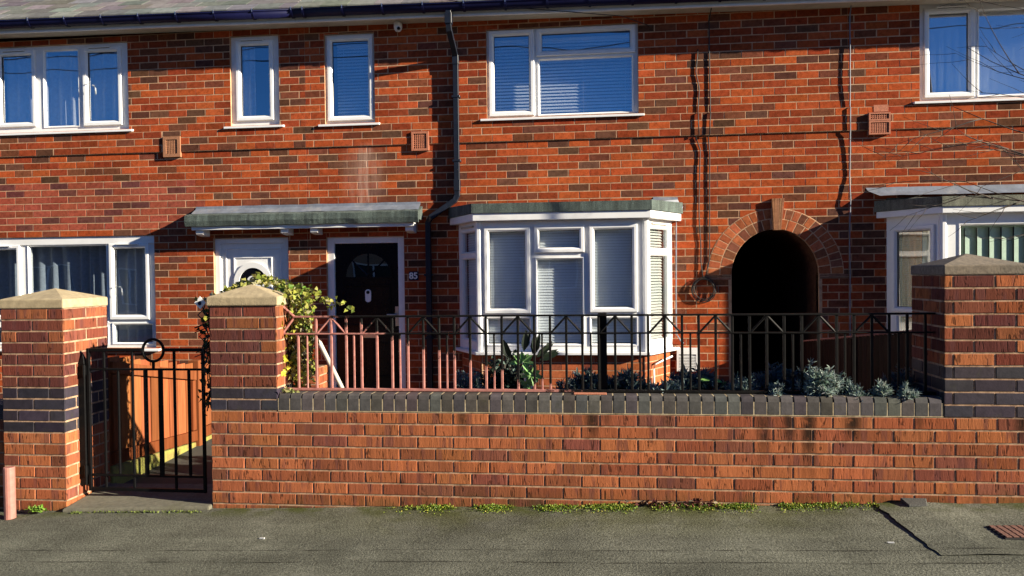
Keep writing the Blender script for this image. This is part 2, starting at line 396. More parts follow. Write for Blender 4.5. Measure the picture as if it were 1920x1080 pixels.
def thing(name, label, cat, loc=(0, 0, 0), group=None):
    o = bpy.data.objects.new(name, None); C.objects.link(o); o.location = loc
    o.empty_display_size = .1
    return tag(o, label, cat, group)
def put(o, parent):
    """parent keeping world place (parents are unrotated)"""
    o.parent = parent; o.matrix_parent_inverse = Matrix.Translation(-Vector(parent.location)) if parent.type == 'EMPTY' else Matrix()
    return o

# ------------------------------------------------------------------ bricks
def minus(rects, h):
    out = []
    for a, b, c, d in rects:
        if h[1] <= a or h[0] >= b or h[3] <= c or h[2] >= d: out.append((a, b, c, d)); continue
        if h[0] > a: out.append((a, h[0], c, d))
        if h[1] < b: out.append((h[1], b, c, d))
        m0, m1 = max(a, h[0]), min(b, h[1])
        if h[2] > c: out.append((m0, m1, c, h[2]))
        if h[3] < d: out.append((m0, m1, h[3], d))
    return out
def brick(mb, a, b, c, d, y, proud, col, inset=.0025, jit=.0012):
    if proud > .003: inset = .0042
    j = lambda: rnd.uniform(-jit, jit); i = min(inset, (b-a)*.2, (d-c)*.2); yf = y-proud+rnd.uniform(-.0006, .0006)
    p = [(a,y+.004,c),(b,y+.004,c),(b,y+.004,d),(a,y+.004,d),(a+i+j(),yf,c+i+j()),(b-i+j(),yf,c+i+j()),(b-i+j(),yf,d-i+j()),(a+i+j(),yf,d-i+j())]
    mb.add(p, [(4,5,6,7),(0,1,5,4),(1,2,6,5),(2,3,7,6),(3,0,4,7)], col)
def lay(mb, u0, u1, ztop, zbot, course, pal, L=.225, joint=.0068, off=0., holes=(), proud=.0015, y=0., arch=None, bond='stretcher', tilt=0., mi=0, vary=.0):
    """rows downward from ztop"""
    mb.mi = mi; k = 0; z1 = ztop
    while z1 > zbot+.005:
        z0 = z1-course; row = round((2.95-z0)/course) if bond == 'abs' else k
        u = u0-L*2+((off+(L/2 if row % 2 else 0)) % L)
        while u < u1:
            a, b = max(u+joint/2, u0), min(u+L-joint/2+rnd.uniform(-.004, .004)*vary, u1)
            col = tuple(v*.85 for v in pal(u, z0))
            rects = [(a, b, max(z0+joint/2, zbot), z1-joint/2)] if b-a > .018 and z1-joint/2-max(z0+joint/2, zbot) > .012 else []
            for h in holes: rects = minus(rects, h)
            if arch and rects:
                xc, zc, rr, rin = arch; out = []
                for r_ in rects:
                    zm = (r_[2]+r_[3])/2
                    hc = rin if zm < zc else (math.sqrt(max(0, rr*rr-(zm-zc)**2)) if zm-zc < rr else 0)
                    if hc <= 0: out.append(r_)
                    else: out += minus([r_], (xc-hc, xc+hc, r_[2]-1, r_[3]+1))
                rects = out
            for (p, q, r_, s_) in rects:
                if q-p > .012 and s_-r_ > .012: brick(mb, p, q, r_, s_, y, proud, col)
            u += L
        z1 = z0; k += 1
def jit(c, v): 
    k = 1+rnd.uniform(-v, v); return tuple(max(0, x*k*(1+rnd.uniform(-v*.35, v*.35))) for x in c)
# patchy darkness across the facade
def blob(u, z): return .5+.5*math.sin(u*1.7+1.3)*math.sin(z*2.3+u*.8)
def pal_house(u, z):
    r = rnd.random(); dk = .18+.22*blob(u, z)
    if u < -4.6 and 2.0 < z < 2.6: return jit((.36, .085, .05), .18) if r > .12 else jit((.16, .055, .045), .2)
    if r < dk*.5: return jit((.135, .058, .037), .25)
    if r < dk: return jit((.19, .062, .034), .22)
    if r < dk+.35: return jit((.30, .058, .023), .18)
    return jit((.44, .090, .029), .16)
def pal_door(u, z):
    return jit((.25, .07, .038), .16) if rnd.random() < .3 else jit((.43, .125, .05), .14)
def pal_garden(u, z):
    r = rnd.random()
    if r < .12: return jit((.23, .080, .050), .2)
    if r < .5: return jit((.32, .100, .048), .16)
    return jit((.42, .138, .058), .14)
def pal_pillar(u, z):
    r = rnd.random()
    if r < .45: return jit((.13, .045, .036), .2)
    if r < .8: return jit((.20, .062, .038), .2)
    return jit((.30, .10, .045), .16)
def pal_right(u, z): return pal_garden(u, z) if rnd.random() < .5 else pal_pillar(u, z)
def pal_blue(u, z): return jit((.040, .034, .044), .25)
def pal_rail(u, z): return jit((.075, .068, .064), .28)

# ================================================================== SETTING
gz = lambda x: .078+.03*x
def ground_sheet(name, x0, x1, y0, y1, dz, mat, nx=1, slope_y=0., thick=0.):
    mb = MB()
    for i in range(nx):
        a, b = x0+(x1-x0)*i/nx, x0+(x1-x0)*(i+1)/nx
        p = [(a, y0, gz(a)+dz+slope_y*y0), (b, y0, gz(b)+dz+slope_y*y0), (b, y1, gz(b)+dz+slope_y*y1), (a, y1, gz(a)+dz+slope_y*y1)]
        mb.add(p, [(0, 1, 2, 3)])
        if thick: mb.add([p[0], p[1], (p[1][0], p[1][1], p[1][2]-thick), (p[0][0], p[0][1], p[0][2]-thick)], [(0, 1, 2, 3)])
    return tag(mb.build(name, mat), None, None, kind='structure')
ground_sheet('ground', -400, 400, -400, 400, -.45, M['road'])
ground_sheet('road', -60, 60, -9.6, -2.34, -.10, M['road'])
mb = MB(); mb.hexa([(x, y, gz(x)+dz) for dz in (-.3, .0) for x, y in ((-40, -2.34), (40, -2.34), (40, -2.2), (-40, -2.2))])
tag(mb.build('kerb', M['kerb']), None, None, kind='structure')
# pavement: a finely divided sheet with gentle unevenness
mb = MB(); nx, ny = 160, 44; X0, X1, Y0, Y1 = -9., 7., -2.2, .1
from mathutils import noise as mn
def pave_z(x, y): return gz(x)+.006*mn.noise((x*1.3, y*1.3, .3))+.012*max(0, y+.35)*(.5+.5*mn.noise((x*.9, 2.2, 0)))-(.02 if x < -3.45 and y > -.2 else 0)*min(1, (-3.45-x)*3)
pts = [(X0+(X1-X0)*i/nx, Y0+(Y1-Y0)*j/ny) for j in range(ny+1) for i in range(nx+1)]
mb.add([(x, y, pave_z(x, y)) for x, y in pts], [(j*(nx+1)+i, j*(nx+1)+i+1, (j+1)*(nx+1)+i+1, (j+1)*(nx+1)+i) for j in range(ny) for i in range(nx)])
tag(mb.build('pavement', M['asphalt'], smooth=True), None, None, kind='structure')
ground_sheet('pavement_far', -40, -9, -2.2, .1, 0, M['asphalt']); ground_sheet('pavement_far', 7, 40, -2.2, .1, 0, M['asphalt'])
# garden ground
mb = MB(); mb.quad((-9, .1, -.06), (-2.1, .1, -.03), (-2.1, 3.75, .12), (-9, 3.75, .02)); tag(mb.build('garden_path', M['pathslab']), None, None, kind='structure')
mb = MB(); mb.quad((-2.1, .2, .1), (6, .2, .2), (6, 3.75, .2), (-2.1, 3.75, .14)); tag(mb.build('garden_ground', M['pathslab']), None, None, kind='structure')
# raised planting bed behind the wall
mb = MB(); nx, ny = 60, 14
pts = [(-1.15+3.25*i/nx, .2+1.0*j/ny) for j in range(ny+1) for i in range(nx+1)]
mb.add([(x, y, .63+.03*mn.noise((x*6, y*6, 1))-max(0, y-.9)*1.6) for x, y in pts], [(j*(nx+1)+i, j*(nx+1)+i+1, (j+1)*(nx+1)+i+1, (j+1)*(nx+1)+i) for j in range(ny) for i in range(nx)])
tag(mb.build('flower_bed_soil', M['soil'], smooth=True), None, None, kind='structure')
# worn step in the gateway
mb = MB(); mb.hexa([(-3.486, -.07, -.2), (-2.476, -.05, -.2), (-2.476, .42, -.2), (-3.486, .42, -.2), (-3.486, -.055, -.006), (-2.476, -.035, .03), (-2.476, .42, .05), (-3.486, .42, .035)])
tag(mb.build('gateway_step', M['step'], bevel=.012, seg=2), None, None, kind='structure')
# patched trench in the pavement
mb = MB(); nn = 26; L_ = []; Rr = []
for i in range(nn+1):
    t = i/nn; y = -.02-.78*t
    xl = 1.60+.03*t+.022*mn.noise((t*11, 1, 0)); xr = 2.05+.06*t+.012*mn.noise((t*7, 5, 0)); h = .012*(1-t)**1.2+.003
    L_.append((xl, y, gz(xl)+h)); Rr.append((xr, y, gz(xr)+h*.7))
for i in range(nn):
    mid = lambda a, b: tuple((p+q)/2 for p, q in zip(a, b)); m0, m1 = mid(L_[i], Rr[i]), mid(L_[i+1], Rr[i+1])
    m0 = (m0[0], m0[1], m0[2]+.008); m1 = (m1[0], m1[1], m1[2]+.008)
    mb.quad(L_[i+1], m1, m0, L_[i]); mb.quad(m1, Rr[i+1], Rr[i], m0)
    dn = lambda p, o: (p[0]+o, p[1], gz(p[0])-.004)
    mb.mi = 1; mb.quad(dn(L_[i+1], -.007*(1-i/nn)), L_[i+1], L_[i], dn(L_[i], -.007*(1-i/nn))); mb.quad(Rr[i+1], dn(Rr[i+1], .004), dn(Rr[i], .004), Rr[i]); mb.mi = 0
tag(mb.build('asphalt_patch', [M['asphalt'], M['hole']]), None, None, kind='structure')

# ================================================================== HOUSES
F = 3.6
TF = ((0, F, 0), (1, 0, 0), (0, 1, 0))
XA, XB = -3.235, 2.628                       # party lines
W1 = (-7.10, -5.366, 3.235, 4.245); W2 = (-4.12, -3.542, 3.225, 4.240); W3 = (-3.006, -2.432, 3.212, 4.212)
W4 = (-1.168, .474, 3.212, 4.176); W5 = (3.336, 5.05, 3.235, 4.245)
GW = (-7.90, -5.083, .690, 1.998); WD = (-4.360, -3.466, .02, 1.947); BD = (-3.016, -2.122, .12, 1.938)
BAYH = (-1.44, .76, .70, 2.04); RBH = (3.09, 5.2, .70, 2.04)
AX, AZ, AR = 1.883, 1.462, .447; AT = .479
ARCHB = (AX-AR, AX+AR, .0, AZ)
h_left = thing('terraced_house', 'red brick terraced house with white front door, left of the narrow paired windows', 'house', (-5.5, F, 0))
h_mid = thing('terraced_house', 'red brick terraced house with black front door, white bay window and arched passage', 'house', (-.3, F, 0))
h_right = thing('terraced_house', 'red brick terraced house at the right with green blinds in its bay', 'house', (4, F, 0))
for h in (h_left, h_mid, h_right): h['group'] = 'houses of the brick terrace'
ZT = 4.31
def wall(parent, u0, u1, holes, arch=None):
    mb = MB(TF); mb.mi = 1
    allh = list(holes)
    if arch:
        allh += [(AX-AR, AX+AR, 0, AZ), (AX-AR, AX+AR, AZ, AZ+AT)]
    mb.sheet(u0, u1, 0., ZT, allh, 0., .10, outer=True)
    if arch:   # fill the corners over the arch
        K = 24
        for i in range(K):
            t0, t1 = math.pi*i/K, math.pi*(i+1)/K
            p0 = (AX+AR*math.cos(t0), AZ+AT*math.sin(t0)); p1 = (AX+AR*math.cos(t1), AZ+AT*math.sin(t1))
            mb.quad((p0[0],0,p0[1]), (p0[0],0,AZ+AT), (p1[0],0,AZ+AT), (p1[0],0,p1[1]))
    bandh = [h for h in holes]
    mb.sheet(u0, u1, 2.952, 3.188, bandh, -.018, -.0005)
    zb = 2.95
    lay(mb, u0, u1, zb, .02, .08, pal_house, off=.03, holes=allh, arch=(AX, AZ, .545, AR+.03) if arch else None, proud=.0018, vary=1)
    lay(mb, u0, u1, zb+.24, zb, .08, pal_house, off=.10, holes=bandh, y=-.018, proud=.0018, vary=1)
    lay(mb, u0, u1, zb+.24+.08*14, zb+.24, .08, pal_house, off=.06, holes=holes, proud=.0018, vary=1)
    # plain reveals in brick colour are the slab's own sides
    mb.keep = False
    return put(mb.build('wall', [M['brick'], M['mortar']]), parent)
wall(h_left, -8.2, XA, [W1, W2, GW, WD, (-4.935, -4.718, 2.885, 3.133)])
wall(h_mid, XA, XB, [W3, W4, BD, BAYH, (-2.015, -1.815, 2.873, 3.092)], arch=True)
wall(h_right, XB, 5.4, [W5, RBH, (2.818, 3.034, 2.896, 3.128)])

# arch rings, keystone of tiles, springing tiles
mb = MB(TF); mb.mi = 1
K = 48
def arcp(r, t, k=1.0): return (AX+r*math.cos(t), AZ+r*math.sin(t)*(1+(AT/AR-1)*max(0, 1-(r-AR)/.24)))
for i in range(K):
    t0, t1 = math.pi*i/K, math.pi*(i+1)/K
    a, b, c_, d = arcp(AR, t0), arcp(.700, t0), arcp(.700, t1), arcp(AR, t1)
    mb.hexa([(a[0],-.004,a[1]),(b[0],-.004,b[1]),(b[0],.02,b[1]),(a[0],.02,a[1]),(d[0],-.004,d[1]),(c_[0],-.004,c_[1]),(c_[0],.02,c_[1]),(d[0],.02,d[1])])
mb.mi = 0
for (r0, r1, nb) in ((AR+.002, .566, 19), (.574, .692, 27)):
    for i in range(nb):
        t0, t1 = math.pi*(i+.045)/nb, math.pi*(i+.955)/nb
        if abs((t0+t1)/2-math.pi/2) < .055 : continue
        a, b, c_, d = arcp(r0, t0), arcp(r1, t0), arcp(r1, t1), arcp(r0, t1); col = jit((.36, .105, .045), .25) if rnd.random() < .7 else jit((.19, .072, .042), .2)
        mb.hexa([(a[0],-.0055,a[1]),(b[0],-.0055,b[1]),(b[0],.03,b[1]),(a[0],.03,a[1]),(d[0],-.0055,d[1]),(c_[0],-.0055,c_[1]),(c_[0],.03,c_[1]),(d[0],.03,d[1])], col)
arch_o = put(mb.build('arch', [M['brick'], M['mortar']], bevel=.003), h_mid)
mb = MB(TF)
for i in range(5):
    a = -.052+.0208*i; wdt = .018; f = 1.25
    mb.hexa([(AX+.02+a*.72,-.045,AZ+AT-.01),(AX+.02+(a+wdt)*.72,-.045,AZ+AT-.01),(AX+.02+(a+wdt)*.72,.02,AZ+AT-.01),(AX+.02+a*.72,.02,AZ+AT-.01),
             (AX+.03+a*f,-.045,2.262),(AX+.03+(a+wdt)*f,-.045,2.262),(AX+.03+(a+wdt)*f,.02,2.262),(AX+.03+a*f,.02,2.262)], jit((.36, .17, .09), .15))
put(mb.build('keystone', M['brick']), h_mid)
mb = MB(TF)
for sx, x0, x1 in ((1, AX+AR+.01, AX+AR+.33), (-1, AX-AR-.30, AX-AR-.01)):
    for k in range(2):
        mb = MB(TF); mb.box(x0, x1, -.008, .01, AZ-.048+k*.026, AZ-.030+k*.026, jit((.25, .12, .08), .2))
        put(mb.build('springer_tile', M['brick'], bevel=.003), h_mid)
# passage tunnel
mb = MB(TF); K = 20; prof = [(AX-AR, .0), (AX-AR, AZ)]+[(AX-AR*math.cos(math.pi*i/K), AZ+AT*math.sin(math.pi*i/K)) for i in range(1, K)]+[(AX+AR, AZ), (AX+AR, .0)]
for (a, b) in zip(prof, prof[1:]):
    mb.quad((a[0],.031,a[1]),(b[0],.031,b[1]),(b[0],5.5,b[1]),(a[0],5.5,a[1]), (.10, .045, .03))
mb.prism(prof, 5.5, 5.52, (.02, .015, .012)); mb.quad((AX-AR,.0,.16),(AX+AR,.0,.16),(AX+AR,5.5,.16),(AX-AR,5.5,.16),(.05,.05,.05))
mb.keep = True
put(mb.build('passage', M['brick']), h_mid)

# rooms behind the glass
def room(parent, u0, u1, z0, z1, d=3.0, dn=.102):
    mb = MB(TF)
    a, b = dn, d
    mb.quad((u0,b,z0),(u1,b,z0),(u1,b,z1),(u0,b,z1)); mb.quad((u0,a,z0),(u0,b,z0),(u0,b,z1),(u0,a,z1)); mb.quad((u1,b,z0),(u1,a,z0),(u1,a,z1),(u1,b,z1))
    mb.quad((u0,a,z0),(u1,a,z0),(u1,b,z0),(u0,b,z0)); mb.quad((u0,b,z1),(u1,b,z1),(u1,a,z1),(u0,a,z1)); mb.keep = True
    return put(mb.build('room', M['room']), parent)
for hh, a, b in ((h_left, -8.1, -4.45), (h_mid, -2.05, 1.38), (h_right, 2.70, 5.35)): room(hh, a, b, .1, 2.5)
for hh, a, b in ((h_left, -8.1, -4.55), (h_left, -4.5, XA-.03), (h_mid, XA+.03, -1.9), (h_mid, -1.85, XB-.04), (h_right, XB+.04, 5.35)): room(hh, a, b, 2.6, ZT)
room(h_left, -4.44, -3.29, .0, 2.5, 1.5); room(h_mid, -3.18, -2.06, .0, 2.5, 1.5)

# roof, fascia, soffit, gutter
gt = lambda x: -.0125*x                                # the eaves run slightly out of level
def eaves(parent, u0, u1):
    def hx(mb, d0, d1, z0, z1, col=(1,1,1)):
        mb.hexa([(u0,d0,z0+gt(u0)),(u1,d0,z0+gt(u1)),(u1,d1,z0+gt(u1)),(u0,d1,z0+gt(u0)),(u0,d0,z1+gt(u0)),(u1,d0,z1+gt(u1)),(u1,d1,z1+gt(u1)),(u0,d1,z1+gt(u0))], col)
    mb = MB(TF)
    # soffit is three boards meeting the wall head
    for k in range(3): hx(mb, -.215+.072*k+.001, -.215+.072*(k+1)-.002, 4.262-.003*(k % 2), 4.30)
    put(mb.build('soffit', M['cream']), parent)
    mb = MB(TF); hx(mb, -.240, -.216, 4.236, 4.40); hx(mb, -.250, -.2405, 4.236, 4.262)
    put(mb.build('fascia', M['paint'], bevel=.003), parent)
    # gutter: a half round trough with a rolled lip
    mb = MB(TF); K = 10; sec = [(-.300+.055*math.cos(math.pi+math.pi*i/K), 4.335+.055*math.sin(math.pi+math.pi*i/K)*1.15) for i in range(K+1)]
    sec_in = [(-.300+.050*math.cos(2*math.pi-math.pi*i/K), 4.335+.050*math.sin(2*math.pi-math.pi*i/K)*1.15) for i in range(K+1)]
    lp = [(-.358, 4.335), (-.360, 4.345), (-.354, 4.349)]
    loop = lp[::-1]+sec+sec_in; ns = max(2, int((u1-u0)/1.2)); n = len(loop)
    us = [u0+(u1-u0)*i/ns for i in range(ns+1)]; pts = [(u, d, z+gt(u)) for u in us for d, z in loop]
    fs = [(i*n+k, i*n+(k+1) % n, (i+1)*n+(k+1) % n, (i+1)*n+k) for i in range(ns) for k in range(n)]+[tuple(range(n)), tuple(ns*n+k for k in range(n))]
    mb.add(pts, fs)
    gut = put(mb.build('gutter', M['navy'], smooth=True), parent)
    # brackets clip round it
    mb = MB(TF); u = u0+.12
    while u < u1:
        path = [(u, d*1.0, z+gt(u)) for d, z in [(-.362, 4.356)]+[(-.300+.061*math.cos(math.pi+math.pi*i/8), 4.333+.061*math.sin(math.pi+math.pi*i/8)*1.15) for i in range(9)]]
        for p, q in zip(path, path[1:]):
            mb.hexa([(u-.012,p[1],p[2]),(u+.012,p[1],p[2]),(u+.012,q[1],q[2]),(u-.012,q[1],q[2]),(u-.012,p[1]+.003,p[2]+.003),(u+.012,p[1]+.003,p[2]+.003),(u+.012,q[1]+.003,q[2]+.003),(u-.012,q[1]+.003,q[2]+.003)])
        mb.mi = 1; mb.box(u-.004, u+.004, -.365, -.350, 4.33+gt(u), 4.366+gt(u)); mb.mi = 0
        b_ = mb.build('gutter_bracket', [M['navy'], M['chrome']]); b_.parent = gut; mb = MB(TF)
        u += .44
    # slates
    mb = MB(TF); pit = math.tan(R_(33)); ex = .20; rows = 26
    for r in range(rows):
        d0 = -.30+ex*r*math.cos(R_(33)); z0 = 4.385+ex*r*math.sin(R_(33)); dl = .26*math.cos(R_(33)); zl = .26*math.sin(R_(33))
        u = u0-(.15 if r % 2 else 0)
        while u < u1:
            a, b = max(u0, u+.002), min(u1, u+.298)
            if b-a > .02:
                k = rnd.uniform(-.003, .003); col = jit((.165, .16, .15), .32)
                q = [(a,d0,z0+gt(a)+k),(b,d0,z0+gt(b)+k),(b,d0+dl,z0+gt(b)+zl-.004),(a,d0+dl,z0+gt(a)+zl-.004)]
                mb.hexa([(x, y, z-.009) for x, y, z in q]+[(x, y, z+.006) for x, y, z in q], col)
            u += .30
    # back slope and closing sheet
    D = -.30+ex*rows*math.cos(R_(33)); Zr = 4.385+ex*rows*math.sin(R_(33))
    mb.quad((u0,-.2,4.40),(u1,-.2,4.40),(u1,D,Zr-.03),(u0,D,Zr-.03),(.05,.05,.05)); mb.quad((u0,D,Zr-.03),(u1,D,Zr-.03),(u1,2*D+.3,4.4),(u0,2*D+.3,4.4),(.1,.1,.1))
    rf = put(mb.build('roof', M['slate']), parent)
    mb = MB(TF); mb.quad((u0,2*D+.3,0),(u1,2*D+.3,0),(u1,2*D+.3,4.4),(u0,2*D+.3,4.4)); put(mb.build('rear_wall', M['mortar']), parent)
eaves(h_left, -8.2, XA-.001); eaves(h_mid, XA+.001, XB-.001); eaves(h_right, XB+.001, 5.4)
for hh, u in ((h_left, -8.2), (h_right, 5.4)):
    mb = MB(TF); mb.prism([(.10, 0), (9.0, 0), (9.0, 4.4), (4.3, 7.2), (.10, 4.4)], -.05, .05)
    mb.T = ((u, F, 0), (0, 1, 0), (-1, 0, 0)); mb.v = []; mb.f = []; mb.c = []; mb.m = []
    mb.prism([(.11, 0), (8.6, 0), (8.6, 4.3), (4.2, 7.1), (.11, 4.3)], -.05, .05, (.3, .09, .05)); put(mb.build('gable_wall', M['brick']), hh)

# ------------------------------------------------------------------ windows
FP = [(0, .06), (0, .0), (.012, -.003), (.038, -.003), (.046, .012), (.046, .06)]
def window(parent, T, box, lights, name='window', sill=True, d=.035, depth=.06, sill_over=.07, vents=(), glassm=None, handle=None):
    x0, x1, z0, z1 = box
    mb = MB(T); holes = []
    for (a, b, c, e, kind) in lights: holes.append((a, b, c, e) if kind == 'f' else (a-.040, b+.040, c-.040, e+.040))
    mb.sheet(x0, x1, z0, z1, holes, d, d+depth)
    for (a, b, c, e, kind) in lights:
        if kind == 'f': mb.ring(a-.016, b+.016, c-.016, e+.016, [(0, d+.001), (.003, d-.009), (.010, d-.009), (.024, d+.012), (.024, d+.03), (.0, d+.03)])
    root = mb.build(name, M['upvc']); put(root, parent)
    for (a, b, c, e, kind) in lights:
        if kind == 'c':
            sb = MB(T); o = .056
            sb.ring(a-o, b+o, c-o, e+o, [(0, d+.004), (0, d-.020), (.006, d-.025), (.034, d-.025), (.042, d-.020), (o, d-.004), (o, d+.03), (.0, d+.03)])
            q = sb.build('sash', M['upvc']); q.parent = root; q.matrix_parent_inverse = root.matrix_parent_inverse.inverted() if False else Matrix()
    pb = MB(T)
    for (a, b, c, e, kind) in lights: pb.quad((a-.012,d+.016,c-.012),(b+.012,d+.016,c-.012),(b+.012,d+.016,e+.012),(a-.012,d+.016,e+.012))
    pb.mi = 1
    for (a, b, c, e, kind) in lights: pb.ring(a-.002, b+.002, c-.002, e+.002, [(0, d+.0155), (0, d+.004), (.006, d+.006), (.007, d+.0155)])
    p = pb.build('pane', [glassm or M['glass'], M['rubber']]); p.parent = root
    if sill:
        s_ = MB(T); sx0, sx1 = x0-sill_over, x1+(sill_over-.01)
        s_.hexa([(sx0,-.045,z0-.038),(sx1,-.045,z0-.038),(sx1,d+.03,z0-.020),(sx0,d+.03,z0-.020),(sx0,-.045,z0-.014),(sx1,-.045,z0-.014),(sx1,d+.03,z0+.004),(sx0,d+.03,z0+.004)])
        q = s_.build('sill', M['upvc'], bevel=.004, seg=2); q.parent = root
    for (a, b, z) in vents:
        v = MB(T); v.box(a, b, d-.042, d-.0255, z-.008, z+.006); v.mi = 1; v.box(a+.01, b-.01, d-.037, d-.030, z-.0125, z-.0082)
        q = v.build('trickle_vent', [M['upvc'], M['hole']], bevel=.003); q.parent = root
    if handle:
        x, z = handle; v = MB(T); v.tube([(x, d-.02, z), (x, d-.05, z), (x+.012, d-.055, z-.03), (x+.018, d-.052, z-.10)], .008, 8)
        q = v.build('handle', M['upvc'], smooth=True); q.parent = root
    return root
# parts of empties are made in world space, their parents sit unrotated at their own place: undo it for sub-parts of meshes
window(h_left, TF, W1, [(-6.985, -6.600, 3.362, 4.147, 'c'), (-6.440, -6.010, 3.300, 4.190, 'f'), (-5.885, -5.515, 3.345, 4.145, 'c')], vents=[(-6.95, -6.66, 4.20), (-5.86, -5.58, 4.195)], handle=(-5.87, 3.78))
window(h_left, TF, W2, [(-4.005, -3.672, 3.338, 4.135, 'c')], vents=[(-4.0, -3.72, 4.195)])
window(h_mid, TF, W3, [(-2.925, -2.510, 3.300, 4.135, 'c')])
window(h_mid, TF, W4, [(-1.088, -.702, 3.288, 4.108, 'c'), (-.562, .392, 3.925, 4.108, 'c'), (-.595, .415, 3.238, 3.835, 'f')])
window(h_right, TF, W5, [(3.443, 3.820, 3.322, 4.125, 'c'), (3.925, 4.95, 3.275, 4.145, 'f')], vents=[(3.50, 3.80, 4.185)], handle=None)
window(h_left, TF, GW, [(-7.45, -6.850, 1.08, 1.855, 'c'), (-6.690, -5.705, 1.00, 1.895, 'f'), (-5.605, -5.222, 1.074, 1.850, 'c'), (-5.628, -5.146, .742, .965, 'f'), (-6.69, -5.705, .742, .93, 'f'), (-7.45, -6.85, .742, .93, 'f')], vents=[(-5.55, -5.28, 1.90), (-7.2, -6.9, 1.90)], handle=(-5.59, 1.40), glassm=M['glasslow'])
mb = MB(TF); mb.box(GW[0], GW[1]-.002, .018, .0335, 1.905, 1.996); put(mb.build('window_header', M['upvc'], bevel=.003), h_left)

# air bricks
def air_brick(parent, x0, x1, z0, z1, m, nx, ny, fr, proud, tiers=1):
    mb = MB(TF); mb.mi = 1; mb.quad((x0,.03,z0),(x1,.03,z0),(x1,.03,z1),(x0,.03,z1)); mb.mi = 0
    zt = z0
    for t in range(tiers):
        h = (z1-z0)*(.62 if t == 0 and tiers == 2 else (.38 if tiers == 2 else 1)); ny_ = ny if t == 0 else max(2, ny//2)
        a, b, c, d = x0, x1, zt, zt+h-.003
        mb.sheet(a, b, c, d, [(a+fr, b-fr, c+fr, d-fr)], -proud, .028)
        for i in range(1, nx): u = a+fr+(b-a-2*fr)*i/nx; mb.box(u-.0045, u+.0045, -proud+.006, .026, c+fr, d-fr)
        for j in range(1, ny_): z = c+fr+(d-c-2*fr)*j/ny_; mb.box(a+fr, b-fr, -proud+.0075, .024, z-.0045, z+.0045)
        zt += h
    return put(mb.build('air_brick', [m, M['hole']]), parent)
air_brick(h_left, -4.93, -4.722, 2.89, 3.128, M['buff'], 7, 8, .036, .035)
air_brick(h_mid, -2.012, -1.818, 2.876, 3.09, M['terracotta'], 7, 7, .024, .035)
air_brick(h_right, 2.82, 3.032, 2.898, 3.126, M['terracotta'], 8, 7, .016, .050, 2)
mb = MB(TF); mb.box(2.875, 3.02, -.0235, -.0175, 3.135, 3.205); put(mb.build('mortar_patch', M['terracotta']), h_right)

# ------------------------------------------------------------------ doors
def ring_solid(mb, x0, x1, z0, z1, w, d0, d1, top=None, bottom=True):
    top = top or w
    mb.box(x0, x0+w, d0, d1, z0, z1); mb.box(x1-w, x1, d0, d1, z0, z1); mb.box(x0+w, x1-w, d0, d1, z1-top, z1)
    if bottom: mb.box(x0+w, x1-w, d0, d1, z0, z0+.05)
def half_ring(mb, cx, cz, r0, r1, d0, d1, a0=0., a1=math.pi, K=20, col=(1, 1, 1)):
    for i in range(K):
        t0, t1 = a0+(a1-a0)*i/K, a0+(a1-a0)*(i+1)/K
        p = [(cx+r*math.cos(t), cz+r*math.sin(t)) for r, t in ((r0, t0), (r1, t0), (r1, t1), (r0, t1))]
        mb.hexa([(p[0][0],d0,p[0][1]),(p[1][0],d0,p[1][1]),(p[1][0],d1,p[1][1]),(p[0][0],d1,p[0][1]),(p[3][0],d0,p[3][1]),(p[2][0],d0,p[2][1]),(p[2][0],d1,p[2][1]),(p[3][0],d1,p[3][1])], col)
def sub(o, root): o.parent = root; return o
# white door
mb = MB(TF); ring_solid(mb, WD[0], WD[1], WD[2], WD[3], .060, .035, .10); fr = put(mb.build('door_frame', M['upvc'], bevel=.004, seg=2), h_left)
mb = MB(TF); x0, x1, z0, z1 = WD[0]+.061, WD[1]-.061, .075, WD[3]-.062
mb.box(x0, x1, .060, .10, z0, z1)
for k, (ins, pr) in enumerate(((.05, .010), (.15, .012))):
    mb.ring(x0+ins, x1-ins, z0+ins, z1-ins, [(0, .061), (.006, .060-pr), (.016, .060-pr), (.022, .061)])
door = put(mb.build('door', M['upvc']), h_left)
cx, cz = -3.913, 1.44
mb = MB(TF); half_ring(mb, cx, cz, .165, .228, .040, .062); half_ring(mb, cx, cz, .001, .075, .040, .062); mb.box(cx-.228, cx+.228, .040, .062, cz-.05, cz)
sub(mb.build('fanlight_frame', M['upvc']), door)
mb = MB(TF); half_ring(mb, cx, cz, .075, .166, .052, .0595); sub(mb.build('fanlight_glass', M['doorblack']), door)
# black door
mb = MB(TF); ring_solid(mb, BD[0], BD[1], BD[2], BD[3], .078, .030, .10, .072); fr = put(mb.build('door_frame', M['upvc'], bevel=.004, seg=2), h_mid)
mb = MB(TF); x0, x1, z0, z1 = BD[0]+.079, BD[1]-.079, .16, BD[3]-.073
mb.box(x0, x1, .060, .10, z0, z1)
for (a, b, c, e) in ((x0+.09, -2.59, .35, .75), (-2.52, x1-.09, .35, .75), (x0+.09, x1-.09, .93, 1.40)):
    mb.ring(a, b, c, e, [(0, .061), (.006, .050), (.018, .050), (.026, .061)])
door = put(mb.build('door', M['doorblack']), h_mid)
cx, cz = -2.551, 1.487
mb = MB(TF); half_ring(mb, cx, cz, .262, .285, .048, .0605); mb.box(cx-.285, cx+.285, .048, .0605, cz-.022, cz)
for t in (.25, .5, .75):
    a = math.pi*t; dx, dz = math.cos(a), math.sin(a); nx_, nz_ = -dz*.007, dx*.007
    mb.prism([(cx+nx_*-1, cz-nz_), (cx+dx*.262-nx_, cz+dz*.262-nz_), (cx+dx*.262+nx_, cz+dz*.262+nz_), (cx+nx_, cz+nz_)], .048, .0605)
sub(mb.build('fanlight_bar', M['doorblack']), door)
